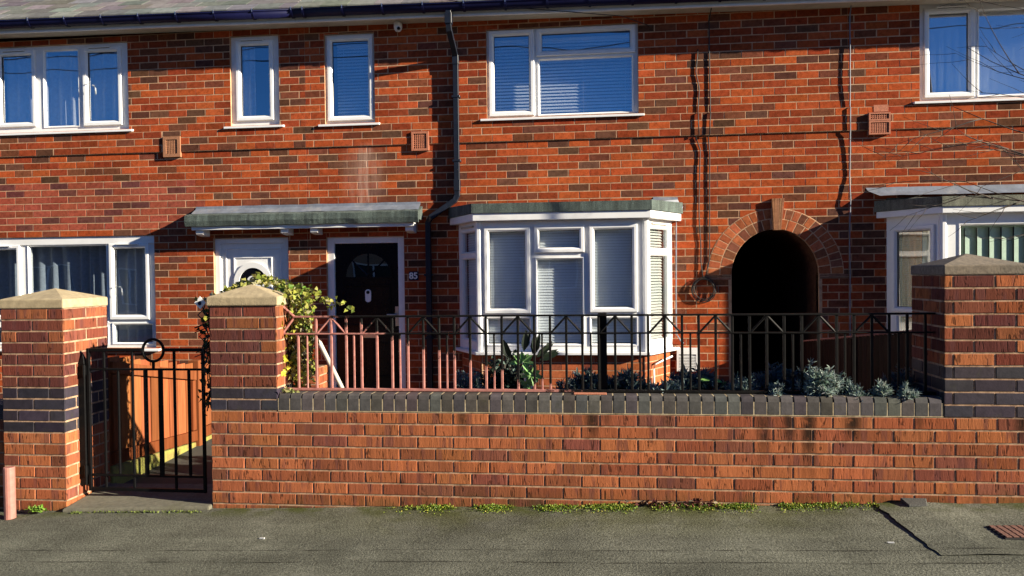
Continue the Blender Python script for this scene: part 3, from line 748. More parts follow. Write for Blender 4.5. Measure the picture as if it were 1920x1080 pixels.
mb = MB(TF); half_ring(mb, cx, cz, .0005, .262, .056, .0598); sub(mb.build('fanlight_glass', M['glassdark']), door)
mb = MB(TF); K = 20; pl = [(-2.555+.034*math.cos(2*math.pi*i/K), (1.312 if math.sin(2*math.pi*i/K) >= 0 else 1.235)+.034*math.sin(2*math.pi*i/K)) for i in range(K)]
mb.prism(pl, .042, .0598); mb.mi = 1; mb.prism([(-2.555+.019*math.cos(2*math.pi*i/K), 1.312+.019*math.sin(2*math.pi*i/K)) for i in range(K)], .036, .0415)
sub(mb.build('door_knocker', [M['upvc'], M['hole']]), door)
mb = MB(TF); mb.box(-2.65, -2.44, .045, .0598, .795, .845); sub(mb.build('letter_plate', M['chrome'], bevel=.006, seg=2), door)
mb = MB(TF); mb.box(-2.245, -2.205, .045, .0598, .93, 1.15); mb.tube([(-2.225, .05, 1.06), (-2.225, .012, 1.06), (-2.33, .010, 1.06)], .009, 8); sub(mb.build('handle', M['chrome'], bevel=.004), door)
mb = MB(TF); mb.hexa([(BD[0]-.05,-.30,.06),(BD[1]+.05,-.30,.06),(BD[1]+.05,.03,.06),(BD[0]-.05,.03,.06),(BD[0]-.05,-.30,.115),(BD[1]+.05,-.30,.115),(BD[1]+.05,.03,.118),(BD[0]-.05,.03,.118)]); put(mb.build('doorstep', M['step'], bevel=.01), h_mid)

# house number
np_ = thing('number_plaque', 'small dark plaque with white number 85 on the bricks beside the black door', 'house number', (-2.013, F-.01, 1.49))
mb = MB(TF); mb.box(-2.068, -1.958, -.016, -.0025, 1.440, 1.540); put(mb.build('plaque', M['navy'], bevel=.006, seg=2), np_)
cu = bpy.data.curves.new('digits', 'FONT'); cu.body = '85'; cu.size = .098; cu.align_x = 'CENTER'; cu.align_y = 'CENTER'; cu.extrude = .003; cu.offset = .0025
tmp = bpy.data.objects.new('digits_curve', cu); C.objects.link(tmp); bpy.context.view_layer.update()
me = bpy.data.meshes.new_from_object(tmp.evaluated_get(bpy.context.evaluated_depsgraph_get())); bpy.data.objects.remove(tmp)
dg = bpy.data.objects.new('digits', me); C.objects.link(dg); me.materials.clear(); me.materials.append(M['digits'])
dg.parent = np_; dg.location = (0, -.0105, 0.0); dg.rotation_euler = (R_(90), 0, 0)

# ------------------------------------------------------------------ door canopy
cn = thing('door_canopy', 'shallow green felt canopy with lead flashing over both front doors', 'canopy', (-3.3, F, 2.2))
CX0, CX1, CD = -4.58, -1.905, -.215
mb = MB(TF); mb.sheet
K = 40
for i in range(K):   # lead dressed against the wall then over the felt, slightly rippled
    a, b = CX0+.02+(CX1-CX0-.04)*i/K, CX0+.02+(CX1-CX0-.04)*(i+1)/K
    ra, rb = .006*mn.noise((a*5, 0, 0)), .006*mn.noise((b*5, 0, 0))
    mb.quad((a,-.006,2.315+ra),(b,-.006,2.315+rb),(b,-.010,2.285),(a,-.010,2.285)); mb.quad((a,-.010,2.285),(b,-.010,2.285),(b,-.10,2.232+rb),(a,-.10,2.232+ra))
    mb.quad((a,-.10,2.232+ra),(b,-.10,2.232+rb),(b,-.104,2.224+rb),(a,-.104,2.224+ra))
put(mb.build('flashing', M['lead'], smooth=True), cn)
mb = MB(TF); K = 48
prof = [(-.0, 2.265), (-.10, 2.222), (CD+.02, 2.205), (CD-.004, 2.192), (CD-.010, 2.13), (CD+.004, 2.075), (CD+.03, 2.073), (CD+.03, 2.11), (-.002, 2.11)]
pts = []; n_ = len(prof)
for i in range(K+1):
    u = CX0+(CX1-CX0)*i/K
    for j, (d_, z_) in enumerate(prof):
        wv = .010*mn.noise((u*6, z_*9, 1.))
        pts.append((u, d_+(wv if 2 <= j <= 5 else 0), z_+(wv*.8 if 1 <= j <= 5 else 0)))
fs = [(i*n_+k, i*n_+(k+1) % n_, (i+1)*n_+(k+1) % n_, (i+1)*n_+k) for i in range(K) for k in range(n_)]+[tuple(range(n_)), tuple(K*n_+k for k in range(n_))]
mb.add(pts, fs); put(mb.build('felt_roof', M['felt'], smooth=False), cn)
mb = MB(TF); mb.box(CX0+.06, CX1-.06, CD+.032, CD+.055, 2.032, 2.108); mb.box(CX0+.06, CX1-.06, CD+.057, -.002, 2.062, 2.076)
put(mb.build('fascia', M['paint'], bevel=.004), cn)
for k, x in enumerate((-4.44, -3.44, -3.10, -2.02)):
    mb = MB(TF); mb.prism([(0, 0)]*3, 0, 0); mb = MB(((x, F, 0), (0, -1, 0), (1, 0, 0)))
    mb.prism([(.003, 1.99), (.30, 1.99), (.375, 2.005), (.375, 2.011), (.003, 2.0115)] if False else [(.003, 1.965), (.12, 1.975), (.150, 1.985), (.156, 2.0), (.156, 2.061), (.003, 2.061)], -.045, .045)
    put(mb.build('bracket', M['paint'], bevel=.005), cn)

# ------------------------------------------------------------------ bay windows
def bay(parent, A, B, Cc, D, name_suffix='', felt_m='felt', full_right=True, fascia_z=(2.045, 2.125), felt_z=2.222, lip=None):
    """A,D at the wall, B,C front corners (x, depth)"""
    pass
def seg_T(p, q):
    u = Vector((q[0]-p[0], q[1]-p[1])); L = u.length; u /= L
    return ((p[0], F+p[1], 0), (u.x, u.y, 0), (-u.y, u.x, 0)), L      # d points inward (+) when p->q runs left to right
BA, BB, BC, BDp = (-1.500, 0.), (-1.200, -.50), (.506, -.50), (.815, 0.)
def bay_common(parent, PA, PB, PC, PD, ra, rb, rc, rd, fz, ftz, wallz, lead, closed_right=True):
    """roof: fascia, felt, lead"""
    # brick base
    mb = MB(); mb2 = None
    return
def offset_poly(pts, o): return [(p[0], p[1]) for p in pts]
def bay_parts(parent, P, lights, roofP, fz, ftz, felt, gm='glassbay', bricks_at=.665, posts=True):
    segs = list(zip(P, P[1:]))
    # frame root: posts at the corners
    mb = MB()
    for i, (x, d_) in enumerate(P):
        mb.T = TF
        if i in (0, len(P)-1): mb.box(x-.018, x+.018, d_-.012, d_+.001 if False else -.0025, .672, 2.044) if False else None
    root_mb = MB()
    for i, (p, q) in enumerate(segs):
        T, L = seg_T(p, q); root_mb.T = T
        li = lights[i]; a0 = .0; a1 = L
        holes = [(a, b, c, e) if k == 'f' else (a-.038, b+.038, c-.038, e+.038) for (a, b, c, e, k) in li]
        root_mb.sheet(a0, a1, .700, 2.044, holes, .0, .06)
        for (a, b, c, e, k) in li:
            if k == 'f': root_mb.ring(a-.015, b+.015, c-.015, e+.015, [(0, .001), (.003, -.008), (.010, -.008), (.023, .012), (.023, .03), (.0, .03)])
    # corner posts proud of both faces
    for i in range(1, len(P)-1):
        x, d_ = P[i]; root_mb.T = TF; r = .036
        for k in range(1): root_mb.tube([(x, d_+.012, .700), (x, d_+.012, 2.044)], r, 8, phase=math.pi/8)
    root = put(root_mb.build('bay_window', M['upvc'], bevel=0), parent)
    pane = MB()
    for i, (p, q) in enumerate(segs):
        T, L = seg_T(p, q); pane.T = T
        for (a, b, c, e, k) in lights[i]:
            pane.quad((a-.010,.016,c-.010),(b+.010,.016,c-.010),(b+.010,.016,e+.010),(a-.010,.016,e+.010))
            pane.mi = 1; pane.ring(a-.002, b+.002, c-.002, e+.002, [(0, .0155), (0, .004), (.006, .006), (.007, .0155)]); pane.mi = 0
            if k == 'c':
                sb = MB(T); o = .052
                sb.ring(a-o, b+o, c-o, e+o, [(0, .002), (0, -.020), (.006, -.025), (.032, -.025), (.040, -.020), (o, -.004), (o, .03), (.0, .03)])
                sub(sb.build('sash', M['upvc']), root)
    sub(pane.build('pane', [M[gm], M['rubber']]), root)
    # sill follows the plan
    def expand(o, pts=P):
        out = []
        for i, (x, d_) in enumerate(pts):
            if i == 0: n = Vector((-(pts[1][1]-x*0-pts[0][1]), 0))
            if i in (0, len(pts)-1):
                a, b = (pts[0], pts[1]) if i == 0 else (pts[-2], pts[-1]); u = Vector((b[0]-a[0], b[1]-a[1])).normalized(); nrm = Vector((u.y, -u.x)); 
                k = o/abs(nrm.x) if abs(nrm.x) > .2 else 0
                out.append((x+math.copysign(k, nrm.x), d_))
            else:
                a, b, c = pts[i-1], pts[i], pts[i+1]; u1 = Vector((b[0]-a[0], b[1]-a[1])).normalized(); u2 = Vector((c[0]-b[0], c[1]-b[1])).normalized()
                n1, n2 = Vector((u1.y, -u1.x)), Vector((u2.y, -u2.x)); m_ = (n1+n2).normalized(); k = o/max(.3, m_.dot(n1)); out.append((x+m_.x*k, d_+m_.y*k))
        return out
    def slab(mb, pts, z0, z1, close_d=-.002):
        poly = list(pts); n = len(poly); v = [(x, min(d_, close_d), z0) for x, d_ in poly]+[(x, min(d_, close_d), z1) for x, d_ in poly]
        mb.add(v, [tuple(range(n-1, -1, -1)), tuple(range(n, 2*n))]+[(k, (k+1) % n, n+(k+1) % n, n+k) for k in range(n)])
    s_ = MB(TF); slab(s_, expand(.065), .668, .698); sub(s_.build('sill', M['upvc'], bevel=.005, seg=2), root)
    # white fascia board and the felt upstand over it
    s_ = MB(TF); slab(s_, expand(.085), fz[0], fz[1]); slab(s_, expand(.075), fz[0]-.022, fz[0]-.0005) if False else None; sub(s_.build('fascia', M['upvc'], bevel=.004), root)
    s_ = MB(TF); pts = expand(.10); n = len(pts); K = len(pts)
    top = [(x, min(d_, -.002), ftz) for x, d_ in pts]; bot = [(x, min(d_, -.002), fz[1]+.0005) for x, d_ in pts]
    top[0] = (top[0][0], top[0][1], ftz+.02); top[-1] = (top[-1][0], top[-1][1], ftz+.02)
    s_.add(bot+top, [tuple(range(n-1, -1, -1)), tuple(range(n, 2*n))]+[(k, (k+1) % n, n+(k+1) % n, n+k) for k in range(n)])
    ins = expand(.02); ib = [(x, min(d_, -.002), ftz+.001) for x, d_ in ins]; it = [(ins[0][0]+.03, -.002, ftz+.05), (ins[0][0]+.25, -.002, ftz+.05), (ins[-1][0]-.25, -.002, ftz+.05), (ins[-1][0]-.03, -.002, ftz+.05)]
    if len(ins) == 4: s_.add(ib+it, [(1, 2, 6, 5), (0, 1, 5, 4), (2, 3, 7, 6), (0, 4, 7, 3)][:3])
    sub(s_.build('felt_roof', M[felt]), root)
    # brick base
    bw = MB()
    for i, (p, q) in enumerate(segs):
        T, L = seg_T(p, q); T = ((T[0][0]+T[2][0]*.02, T[0][1]+T[2][1]*.02, 0), T[1], T[2]); bw.T = T
        bw.mi = 1; bw.sheet(0, L, .05, .667, [], 0, .08); lay(bw, .0, L, .662, .05, .08, pal_door, off=.05, mi=0, proud=.003)
    sub(bw.build('base_wall', [M['brick'], M['mortar']]), root)
    return root, expand
T0, L0 = seg_T(BA, BB); T1, L1 = seg_T(BB, BC); T2, L2 = seg_T(BC, BDp)
fx = lambda X: X-BB[0]
bay_l = [
    [(.09, L0-.075, 1.735, 1.955, 'f'), (.09, L0-.075, .80, 1.67, 'f')],
    [(fx(-1.090), fx(-.717), 1.145, 1.935, 'c'), (fx(-.571), fx(-.164), 1.765, 1.940, 'c'), (fx(-.604), fx(-.130), .772, 1.652, 'f'), (fx(-.010), fx(.369), 1.152, 1.940, 'c'), (fx(-1.122), fx(-.672), .772, 1.045, 'f'), (fx(-.052), fx(.408), .772, 1.042, 'f')],
    [(.080, L2-.09, 1.745, 1.955, 'f'), (.080, L2-.09, .80, 1.68, 'f')]]
bay_root, _ = bay_parts(h_mid, [BA, BB, BC, BDp], bay_l, None, (2.046, 2.125), 2.222, 'felt')
for T, L in ((T0, L0), (T2, L2)):
    mb = MB(T); mb.box(.12, L-.13, -.020, -.0005, 1.992, 2.012); sub(mb.build('trickle_vent', M['cream'], bevel=.003), bay_root)
mb = MB(TF); mb.quad((.50, -.47, 2.2245), (.585, -.36, 2.2245), (.88, -.010, 2.275), (.62, -.010, 2.285)); mb.quad((.62, -.010, 2.285), (.88, -.010, 2.275), (.88, -.004, 2.30), (.62, -.004, 2.31)); mb.quad((.585,-.36,2.2245),(.88,-.010,2.275),(.915,-.010,2.20),(.66,-.36,2.16))
sub(mb.build('lead_flashing', M['lead']), bay_root)
RA, RB, RC, RD = (3.005, 0.), (3.345, -.50), (5.1, -.50), (5.4, 0.)
T0, L0 = seg_T(RA, RB); rx = lambda X: X-RB[0]
rb_l = [[(.12, L0-.13, 1.12, 1.885, 'c'), (.12, L0-.13, .79, 1.03, 'f')], [(rx(3.50), rx(4.9), .80, 1.925, 'f')], [(.1, .48, .8, 1.95, 'f')]]
rb_root, _ = bay_parts(h_right, [RA, RB, RC, RD], rb_l, None, (2.035, 2.10), 2.195, 'felt2', 'glassside')
mb = MB(TF); K = 24
for i in range(K):
    a, b = 2.80+2.6*i/K, 2.80+2.6*(i+1)/K; za, zb = .008*mn.noise((a*4, 3, 0)), .008*mn.noise((b*4, 3, 0))
    a2, b2 = (a+.05 if i == 0 else a), b
    mb.quad((a,-.004,2.355+za),(b,-.004,2.355+zb),(b,-.010,2.32),(a+.02*(i == 0),-.010,2.32)); mb.quad((a+.02*(i == 0),-.010,2.32),(b,-.010,2.32),(b,-.11,2.262+zb),(a2+.05*(i == 0),-.11,2.262+za))
sub(mb.build('lead_flashing', M['lead']), rb_root)

# ------------------------------------------------------------------ blinds and curtains (things that hang inside)
def slats(name, label, T, a, b, z0, z1, d, mat, pitch=.027, ang=63, group='venetian blinds behind the windows'):
    mb = MB(T); z = z1; h = .0135
    ca, sa = math.cos(R_(ang)), math.sin(R_(ang))
    while z > z0:
        mb.hexa([(a,d-ca*h,z-sa*h),(b,d-ca*h,z-sa*h),(b,d+ca*h,z+sa*h),(a,d+ca*h,z+sa*h),(a,d-ca*h,z-sa*h+.0012),(b,d-ca*h,z-sa*h+.0012),(b,d+ca*h,z+sa*h+.0012),(a,d+ca*h,z+sa*h+.0012)])
        z -= pitch
    mb.box(a, b, d-.014, d+.014, z1+.018, z1+.045)
    n = max(2, int((b-a)/.4)+1)
    for i in range(n):
        u = a+.08+(b-a-.16)*i/(n-1); mb.tube([(u, d-.016, z0), (u, d-.016, z1+.02)], .0012, 4)
    o = mb.build(name, mat); return tag(o, label, 'blind', group)
def drape(name, label, T, a, b, z0, z1, d, mat, amp=.03, wl=.11, group='curtains behind the windows', seed=0, cat='curtain', vtone=0):
    mb = MB(T); nx = max(10, int((b-a)/.012)); 
    pts = []
    for j, z in enumerate((z0, (z0+z1)/2, z1)):
        for i in range(nx+1):
            u = a+(b-a)*i/nx; ph = mn.noise((u*3+seed, z*.5, seed))*3
            pts.append((u, d+amp*math.sin(2*math.pi*u/wl+ph)*(1.15-.3*j/2), z))
    fs = [(j*(nx+1)+i, j*(nx+1)+i+1, (j+1)*(nx+1)+i+1, (j+1)*(nx+1)+i) for j in range(2) for i in range(nx)]
    mb.add(pts, fs); o = mb.build(name, mat, smooth=True); return tag(o, label, cat, group)
slats('venetian_blind', 'venetian blind in the narrow upstairs window nearest the security camera', TF, W3[0]+.09, W3[1]-.05, W3[2]+.06, W3[3]-.12, .17, M['blind'], .036)
slats('venetian_blind', 'wide venetian blind in the upstairs window above the white bay', TF, W4[0]+.05, W4[1]-.05, W4[2]+.05, W4[3]-.12, .17, M['blind'], .036)
T0, L0 = seg_T(BA, BB); T1, L1 = seg_T(BB, BC); T2, L2 = seg_T(BC, BDp)
slats('venetian_blind', 'pale venetian blind across the front of the white bay window', T1, .06, L1-.06, .78, 1.93, .075, M['blind'], .029, 72)
slats('venetian_blind', 'narrow venetian blind in the shaded left side of the white bay', T0, .09, L0-.10, .78, 1.93, .075, M['blind'], .026)
slats('venetian_blind', 'narrow sunlit venetian blind in the right side of the white bay', T2, .085, L2-.13, .78, 1.93, .06, M['blind2'], .030, 50)
drape('net_curtain', 'thin net curtain in the three-light upstairs window at far left', TF, W1[0]+.05, W1[1]-.05, W1[2]+.04, W1[3]-.06, .20, M['net'], .03, .14)
drape('net_curtain', 'thin net curtain in the narrow upstairs window above the white door', TF, W2[0]+.06, W2[0]+.22, W2[2]+.04, W2[3]-.06, .16, M['net'], .02, .08, seed=3)
drape('curtain', 'dark blue curtain in the big ground floor window behind the left pillar', TF, -7.6, -5.70, .74, 1.93, .20, M['curtain_blue'], .04, .17, seed=5)
drape('net_curtain', 'pale curtain in the opening side light of the left ground floor window', TF, -5.66, -5.12, .74, 1.93, .18, M['net'], .03, .11, seed=8)
def vblind(label, T, a, b, z0, z1, d, mat, w=.127, gap=.118, ang=28):
    mb = MB(T); u = a+w/2
    ca, sa = math.cos(R_(ang))*w/2, math.sin(R_(ang))*w/2
    while u < b:
        mb.hexa([(u-ca,d+sa,z0),(u+ca,d-sa,z0),(u+ca,d-sa+.0015,z0),(u-ca,d+sa+.0015,z0),(u-ca,d+sa,z1),(u+ca,d-sa,z1),(u+ca,d-sa+.0015,z1),(u-ca,d+sa+.0015,z1)]); u += gap
    mb.box(a, b, d-.02, d+.02, z1+.002, z1+.04)
    return tag(mb.build('vertical_blind', mat), label, 'blind', 'vertical blinds behind the windows')
vblind('pale vertical blind in the upstairs window at far right', TF, 3.40, 4.97, 3.28, 4.12, .17, M['blind'], .089, .075, 30)
T1r, L1r = seg_T(RB, RC); T0r, L0r = seg_T(RA, RB)
vblind('green vertical blind in the front of the bay at the right edge', T1r, .12, L1r-.1, .80, 1.90, .10, M['blindgreen'], .127, .112, -19)
drape('curtain', 'orange curtain hanging behind the side light of the right-hand bay', T0r, .10, .30, .80, 1.92, .12, M['curtain_orange'], .02, .07, seed=4)
drape('curtain', 'cream curtain hanging behind the side light of the right-hand bay, beside an orange one', T0r, .31, .50, .80, 1.92, .13, M['curtain_cream'], .02, .07, seed=6)

# ------------------------------------------------------------------ downpipe, cables, camera, vents
mb = MB(); ph = math.pi/4; r = .040
Y = F-.040
mb.tube([(-1.525, F-.30, 4.345), (-1.525, F-.30, 4.16), (-1.523, F-.285, 4.10), (-1.506, F-.09, 3.935), (-1.503, Y, 3.88), (-1.503, Y, 2.44), (-1.503, Y, 2.37), (-1.53, Y-.005, 2.315), (-1.80, Y-.02, 2.135), (-1.835, Y, 2.08), (-1.835, Y, .18)], r, 4, phase=ph, up=(0, -1, 0))
mb.box(-1.536, -1.470, Y-.034, Y+.034, 3.80, 3.90); mb.box(-1.536, -1.470, Y-.034, Y+.034, 2.42, 2.54)
mb.box(-1.562, -1.488, F-.336, F-.264, 4.16, 4.27)
dp = put(mb.build('downpipe', M['pipe'], bevel=.002), h_mid)
for z in (3.45, 2.75, 1.5, .8):
    x = -1.503 if z > 2.3 else -1.835
    mb = MB(); mb.box(x-.045, x+.045, Y-.034, F-.0025, z-.012, z+.012); sub(mb.build('pipe_clip', M['pipe'], bevel=.002), dp)
def cable(name, label, pts, r, mat, group=None, sway=0., seed=0):
    out = []; 
    for (p, q) in zip(pts, pts[1:]):
        p, q = Vector(p), Vector(q); n = max(1, int((q-p).length/.09))
        for i in range(n): out.append(p.lerp(q, i/n))
    out.append(Vector(pts[-1]))
    out = [Vector((v.x+sway*mn.noise((v.z*3.1, seed, 0)), v.y-abs(sway)*.8*abs(mn.noise((v.z*2.2, seed+9, 0))), v.z)) for v in out]
    mb = MB(); mb.tube(out, r, 6); return tag(mb.build(name, mat, smooth=True), label, 'cable', group)
cable('wall_cable', 'black cable running from the eaves down to the coil beside the arch', [(1.22, F-.20, 4.25), (1.215, F-.011, 4.15), (1.225, F-.011, 3.20), (1.225, F-.034, 3.185), (1.215, F-.034, 2.955), (1.200, F-.011, 2.94), (1.215, F-.011, 2.75), (1.205, F-.011, 1.62), (1.16, F-.02, 1.44)], .006, M['rubber'], None, .006, 1)
cable('wall_cable', 'black cable drawn for a wavy wire shadow, left of its twin above the coil', [(1.10, F-.011, 3.86), (1.075, F-.011, 3.62), (1.115, F-.011, 3.45), (1.095, F-.011, 3.20), (1.095, F-.034, 3.185), (1.105, F-.034, 2.955), (1.07, F-.011, 2.94), (1.115, F-.011, 2.80), (1.10, F-.011, 2.2), (1.115, F-.011, 1.62), (1.14, F-.02, 1.44)], .006, M['rubber'], None, .010, 4)  # black strand laid along a wire's wavy shadow line to darken it
cable('wall_cable', 'pale grey cable down the brick joint between the arch and the right-hand air brick', [(2.645, F-.06, 4.26), (2.645, F-.018, 4.15), (2.640, F-.026, 3.5), (2.640, F-.018, 3.20), (2.640, F-.034, 3.185), (2.640, F-.032, 2.955), (2.640, F-.022, 2.9), (2.638, F-.011, 2.5), (2.638, F-.034, 2.22), (2.636, F-.018, 2.05), (2.636, F-.018, .3)], .0065, M['lead'], None, .004, 7)
mb = MB()
for k in range(4):
    rr = .115+.014*rnd.uniform(-1, 1); cx, cz = 1.135+rnd.uniform(-.01, .01), 1.315+rnd.uniform(-.012, .008)
    mb.tube([(cx+rr*math.cos(2*math.pi*i/28), F-.012-.009*k-.002*math.sin(i), cz+rr*1.05*math.sin(2*math.pi*i/28)) for i in range(29)], .005, 6, caps=False)
tag(mb.build('cable_coil', M['rubber'], smooth=True), 'coil of black cable hanging on the wall left of the arch', 'cable')
cable('wall_cable', 'thin grey cable down the right-hand corner of the white bay', [(.93, F-.01, 2.2), (.86, F-.03, 2.08), (.852, F-.03, 1.2), (.852, F-.03, .84), (.90, F-.03, .76), (.93, F-.02, .74)], .007, M['lead'])
cable('overhead_cable', 'thin cable slung below the gutter from the downpipe to the wide upstairs window', [(-1.75, F-.37, 4.44), (-1.2, F-.31, 4.34), (-.4, F-.28, 4.25), (.3, F-.22, 4.18), (.62, F-.02, 4.12)], .0045, M['rubber'])
cable('waste_pipe', 'thin white pipe curling from the bay down toward the wall vent', [(.79, F-.20, .62), (.60, F-.38, .56), (.585, F-.40, .50), (.585, F-.40, .28)], .010, M['upvc'])['category'] = 'pipe'
sc_ = thing('security_camera', 'small white dome security camera under the soffit beside the downpipe', 'camera', (-2.135, F, 4.27))
mb = MB(); mb.lathe((-2.135, F-.075, 4.235), [(.0, .045), (.036, .045), (.044, .03), (.046, .0), (.042, -.03), (.026, -.052), (0, -.058)], 18); mb.box(-2.165, -2.105, F-.075, F-.0025, 4.24, 4.285); put(mb.build('housing', M['upvc'], smooth=False), sc_)
mb = MB(); mb.lathe((-2.12, F-.108, 4.205), [(0, .018), (.014, .014), (.02, 0), (.014, -.014), (0, -.018)], 12); put(mb.build('lens', M['doorblack'], smooth=True), sc_)
mb = MB(TF); mb.sheet(.855, 1.078, .44, .69, [(.875, 1.058, .46, .62)], -.035, -.0025)
for k in range(9):
    z = .470+.0165*k; mb.hexa([(.876,-.036,z-.006),(1.057,-.036,z-.006),(1.057,-.010,z+.003),(.876,-.010,z+.003),(.876,-.036,z-.002),(1.057,-.036,z-.002),(1.057,-.010,z+.007),(.876,-.010,z+.007)])
mb.mi = 1; mb.quad((.872,-.004,.455),(1.06,-.004,.455),(1.06,-.004,.625),(.872,-.004,.625))
put(mb.build('wall_vent', [M['upvc'], M['hole']]), h_mid)

# ================================================================== FRONT WALL AND PILLARS
TW = ((0, 0, 0), (1, 0, 0), (0, 1, 0))
def block_wall(mb, x0, x1, y1, ztop, zbot, pal, off, faces='flbr', y0=0., L=.2265, course=.075, proud=.0036, mi=0, core=True):
    """brick skin round a mortar core"""
    if core:
        mb.T = None; mb.mi = 1; mb.box(x0+.004, x1-.004, y0+.004, y1-.004, zbot, ztop-.002)
    sides = {'f': (((x0, y0+.004, 0), (1, 0, 0), (0, 1, 0)), x1-x0), 'r': (((x1-.004, y0, 0), (0, 1, 0), (-1, 0, 0)), y1-y0),
             'b': (((x1, y1-.004, 0), (-1, 0, 0), (0, -1, 0)), x1-x0), 'l': (((x0+.004, y1, 0), (0, -1, 0), (1, 0, 0)), y1-y0)}
    for k in faces:
        T, W = sides[k]; mb.T = T
        lay(mb, 0, W, ztop, zbot, course, pal, L=L, off=off+(0 if k in 'fb' else L/2), proud=proud, mi=mi)
    mb.T = None
gw = thing('garden_wall', 'low red brick front wall with dark blue brick coping under the railing', 'wall', (0, .1, 0))
mb = MB(); block_wall(mb, -2.475, 2.45, .215, .640, -.16, pal_garden, .0, 'fb', L=.2265)
mb.mi = 0; put(mb.build('brickwork', [M['brick2'], M['mortar2']]), gw)
mb = MB(); x = -2.016; zc = .643
mb.mi = 1; mb.box(-2.02, 1.990, .0009, .212, .641, .722); mb.box(-2.02, 1.990, .0235, .19, .7225, .7522); mb.mi = 0
while x < 1.985:
    wd = .0755+rnd.uniform(-.0015, .0015); a, b = x+.005, min(x+wd-.005, 1.990); col = pal_rail(0, 0); e = rnd.uniform(-.0012, .0)
    prof = [(.0+e, .648), (.0+e, .722), (.006+e, .742), (.022+e, .753), (.193, .753), (.209, .742), (.215, .722), (.215, .648)]
    n_ = len(prof); mb.add([(a, y, z) for y, z in prof]+[(b, y, z) for y, z in prof], [tuple(range(n_)), tuple(range(2*n_-1, n_-1, -1))]+[(k, n_+k, n_+(k+1) % n_, (k+1) % n_) for k in range(n_)], col)
    x += wd
put(mb.build('coping', [M['blue'], M['mortar3']], bevel=.003), gw)
def cap(parent, x0, x1, y0, y1, z0, z1, za, mat):
    mb = MB(); cx, cy = (x0+x1)/2, (y0+y1)/2; e = .012; N_ = 8
    # pyramid with slightly worn surface
    mb.box(x0, x1, y0, y1, z0, z1)
    q = [(x0, y0, z1), (x1, y0, z1), (x1, y1, z1), (x0, y1, z1), (cx-.02, cy, za), (cx+.02, cy, za+.002)]
    mb.v = []; mb.f = []; mb.c = []; mb.m = []
    base = [(x0, y0, z0), (x1, y0, z0), (x1, y1, z0), (x0, y1, z0)]
    mb.add(base+q[:4]+[(cx, cy, za)], [(3,2,1,0),(0,1,5,4),(1,2,6,5),(2,3,7,6),(3,0,4,7),(4,5,8),(5,6,8),(6,7,8),(7,4,8)])
    return put(mb.build('cap', mat, bevel=.007, seg=2), parent)
def pillar(label, x0, x1, zb, z_blue0, z_blue1, zcap, zslab, zapex, mat, off=0., pal=pal_pillar, ov=.004, D=.45):
    t = thing('brick_pillar', label, 'pillar', ((x0+x1)/2, .225, 0), 'brick pillars of the front walls')
    mb = MB()
    block_wall(mb, x0, x1, D, zcap-.002, zb, pal, off, 'frlb', core=True) if z_blue0 is None else None
    mb.mi = 1; mb.T = None; mb.box(x0+.004, x1-.004, .004, D-.004, zb, zcap-.001)
    block_wall(mb, x0, x1, D, zcap, z_blue1, pal, off, 'frlb', core=False, mi=0)
    block_wall(mb, x0, x1, D, z_blue1, z_blue0, pal_blue, off, 'frlb', core=False, mi=2)
    if zb < z_blue0-.02: block_wall(mb, x0, x1, D, z_blue0, zb, pal_garden, off, 'frlb', core=False, mi=0)
    put(mb.build('brickwork', [M['brick2'], M['mortar2'], M['blue']]), t)
    cap(t, x0-ov, x1+ov, -ov, D+ov, zcap, zslab, zapex, mat); return t
pillar('left brick gate pillar with pale sandstone cap and four dark brick courses', -3.936, -3.486, -.2, .482, .782, 1.305, 1.366, 1.436, M['concrete'], .113)
pm = pillar('middle brick gate pillar draped with yellow-green ivy', -2.474, -2.020, .6405, .641, .790, 1.315, 1.372, 1.452, M['concrete'], .0, ov=.012, D=.26)
pillar('taller right-hand brick pillar with weathered grey cap', 1.994, 2.446, .6405, .641, .938, 1.463, 1.520, 1.590, M['concrete2'], .05, pal=pal_right)
lw = thing('garden_wall', 'low wall of the next garden running off left of the left pillar', 'wall', (-5.5, .2, 0))
mb = MB(); block_wall(mb, -8.0, -3.938, .255, .56, -.3, pal_garden, .0, 'fb', y0=.04); mb.mi = 2; mb.box(-8.0, -3.939, .036, .259, .561, .66, (.04, .038, .05)); put(mb.build('brickwork', [M['brick2'], M['mortar2'], M['blue']]), lw)
rw = thing('garden_wall', 'low brick wall of the neighbouring garden beyond the right pillar', 'wall', (5, .2, 0))
mb = MB(); block_wall(mb, 2.452, 7.0, .215, .640, -.1, pal_garden, .0, 'fb'); put(mb.build('brickwork', [M['brick2'], M['mortar2']]), rw)

# ------------------------------------------------------------------ railing
rl = thing('railing', 'iron railing along the wall, faded pink at the left end and black at the right', 'railing', (0, .11, .75))
RY = .115; RZ0, RZ1, RZ2 = .775, 1.125, 1.236
def rbar(name, x0, x1, y0, y1, z0, z1, bev=.002): 
    mb = MB(); mb.box(x0, x1, y0, y1, z0, z1); return put(mb.build(name, M['railpaint'], bevel=bev), rl)
rbar('top_rail', -1.955, 1.992, RY-.013, RY+.013, RZ2-.006, RZ2+.006); rbar('middle_rail', -2.035, 1.992, RY-.012, RY+.012, RZ1-.005, RZ1+.005); rbar('bottom_rail', -2.03, 1.99, RY-.016, RY+.016, RZ0-.018, RZ0-.002)
rbar('end_post', -2.050, -2.036, RY-.012, RY+.012, RZ0-.02, 1.325)
def rod(name, p, q, r=.0085, mat=None):
    mb = MB(); mb.tube([p, q], r, 6, phase=math.pi/6, up=(0, 1, 0)); return put(mb.build(name, mat or M['railpaint']), rl)
rod('brace', (-2.045, RY, 1.318), (-1.950, RY, RZ2)); rod('brace', (-2.035, RY, RZ1), (-1.952, RY, RZ2-.005))
x = -1.805; k = 0; PR = .3035
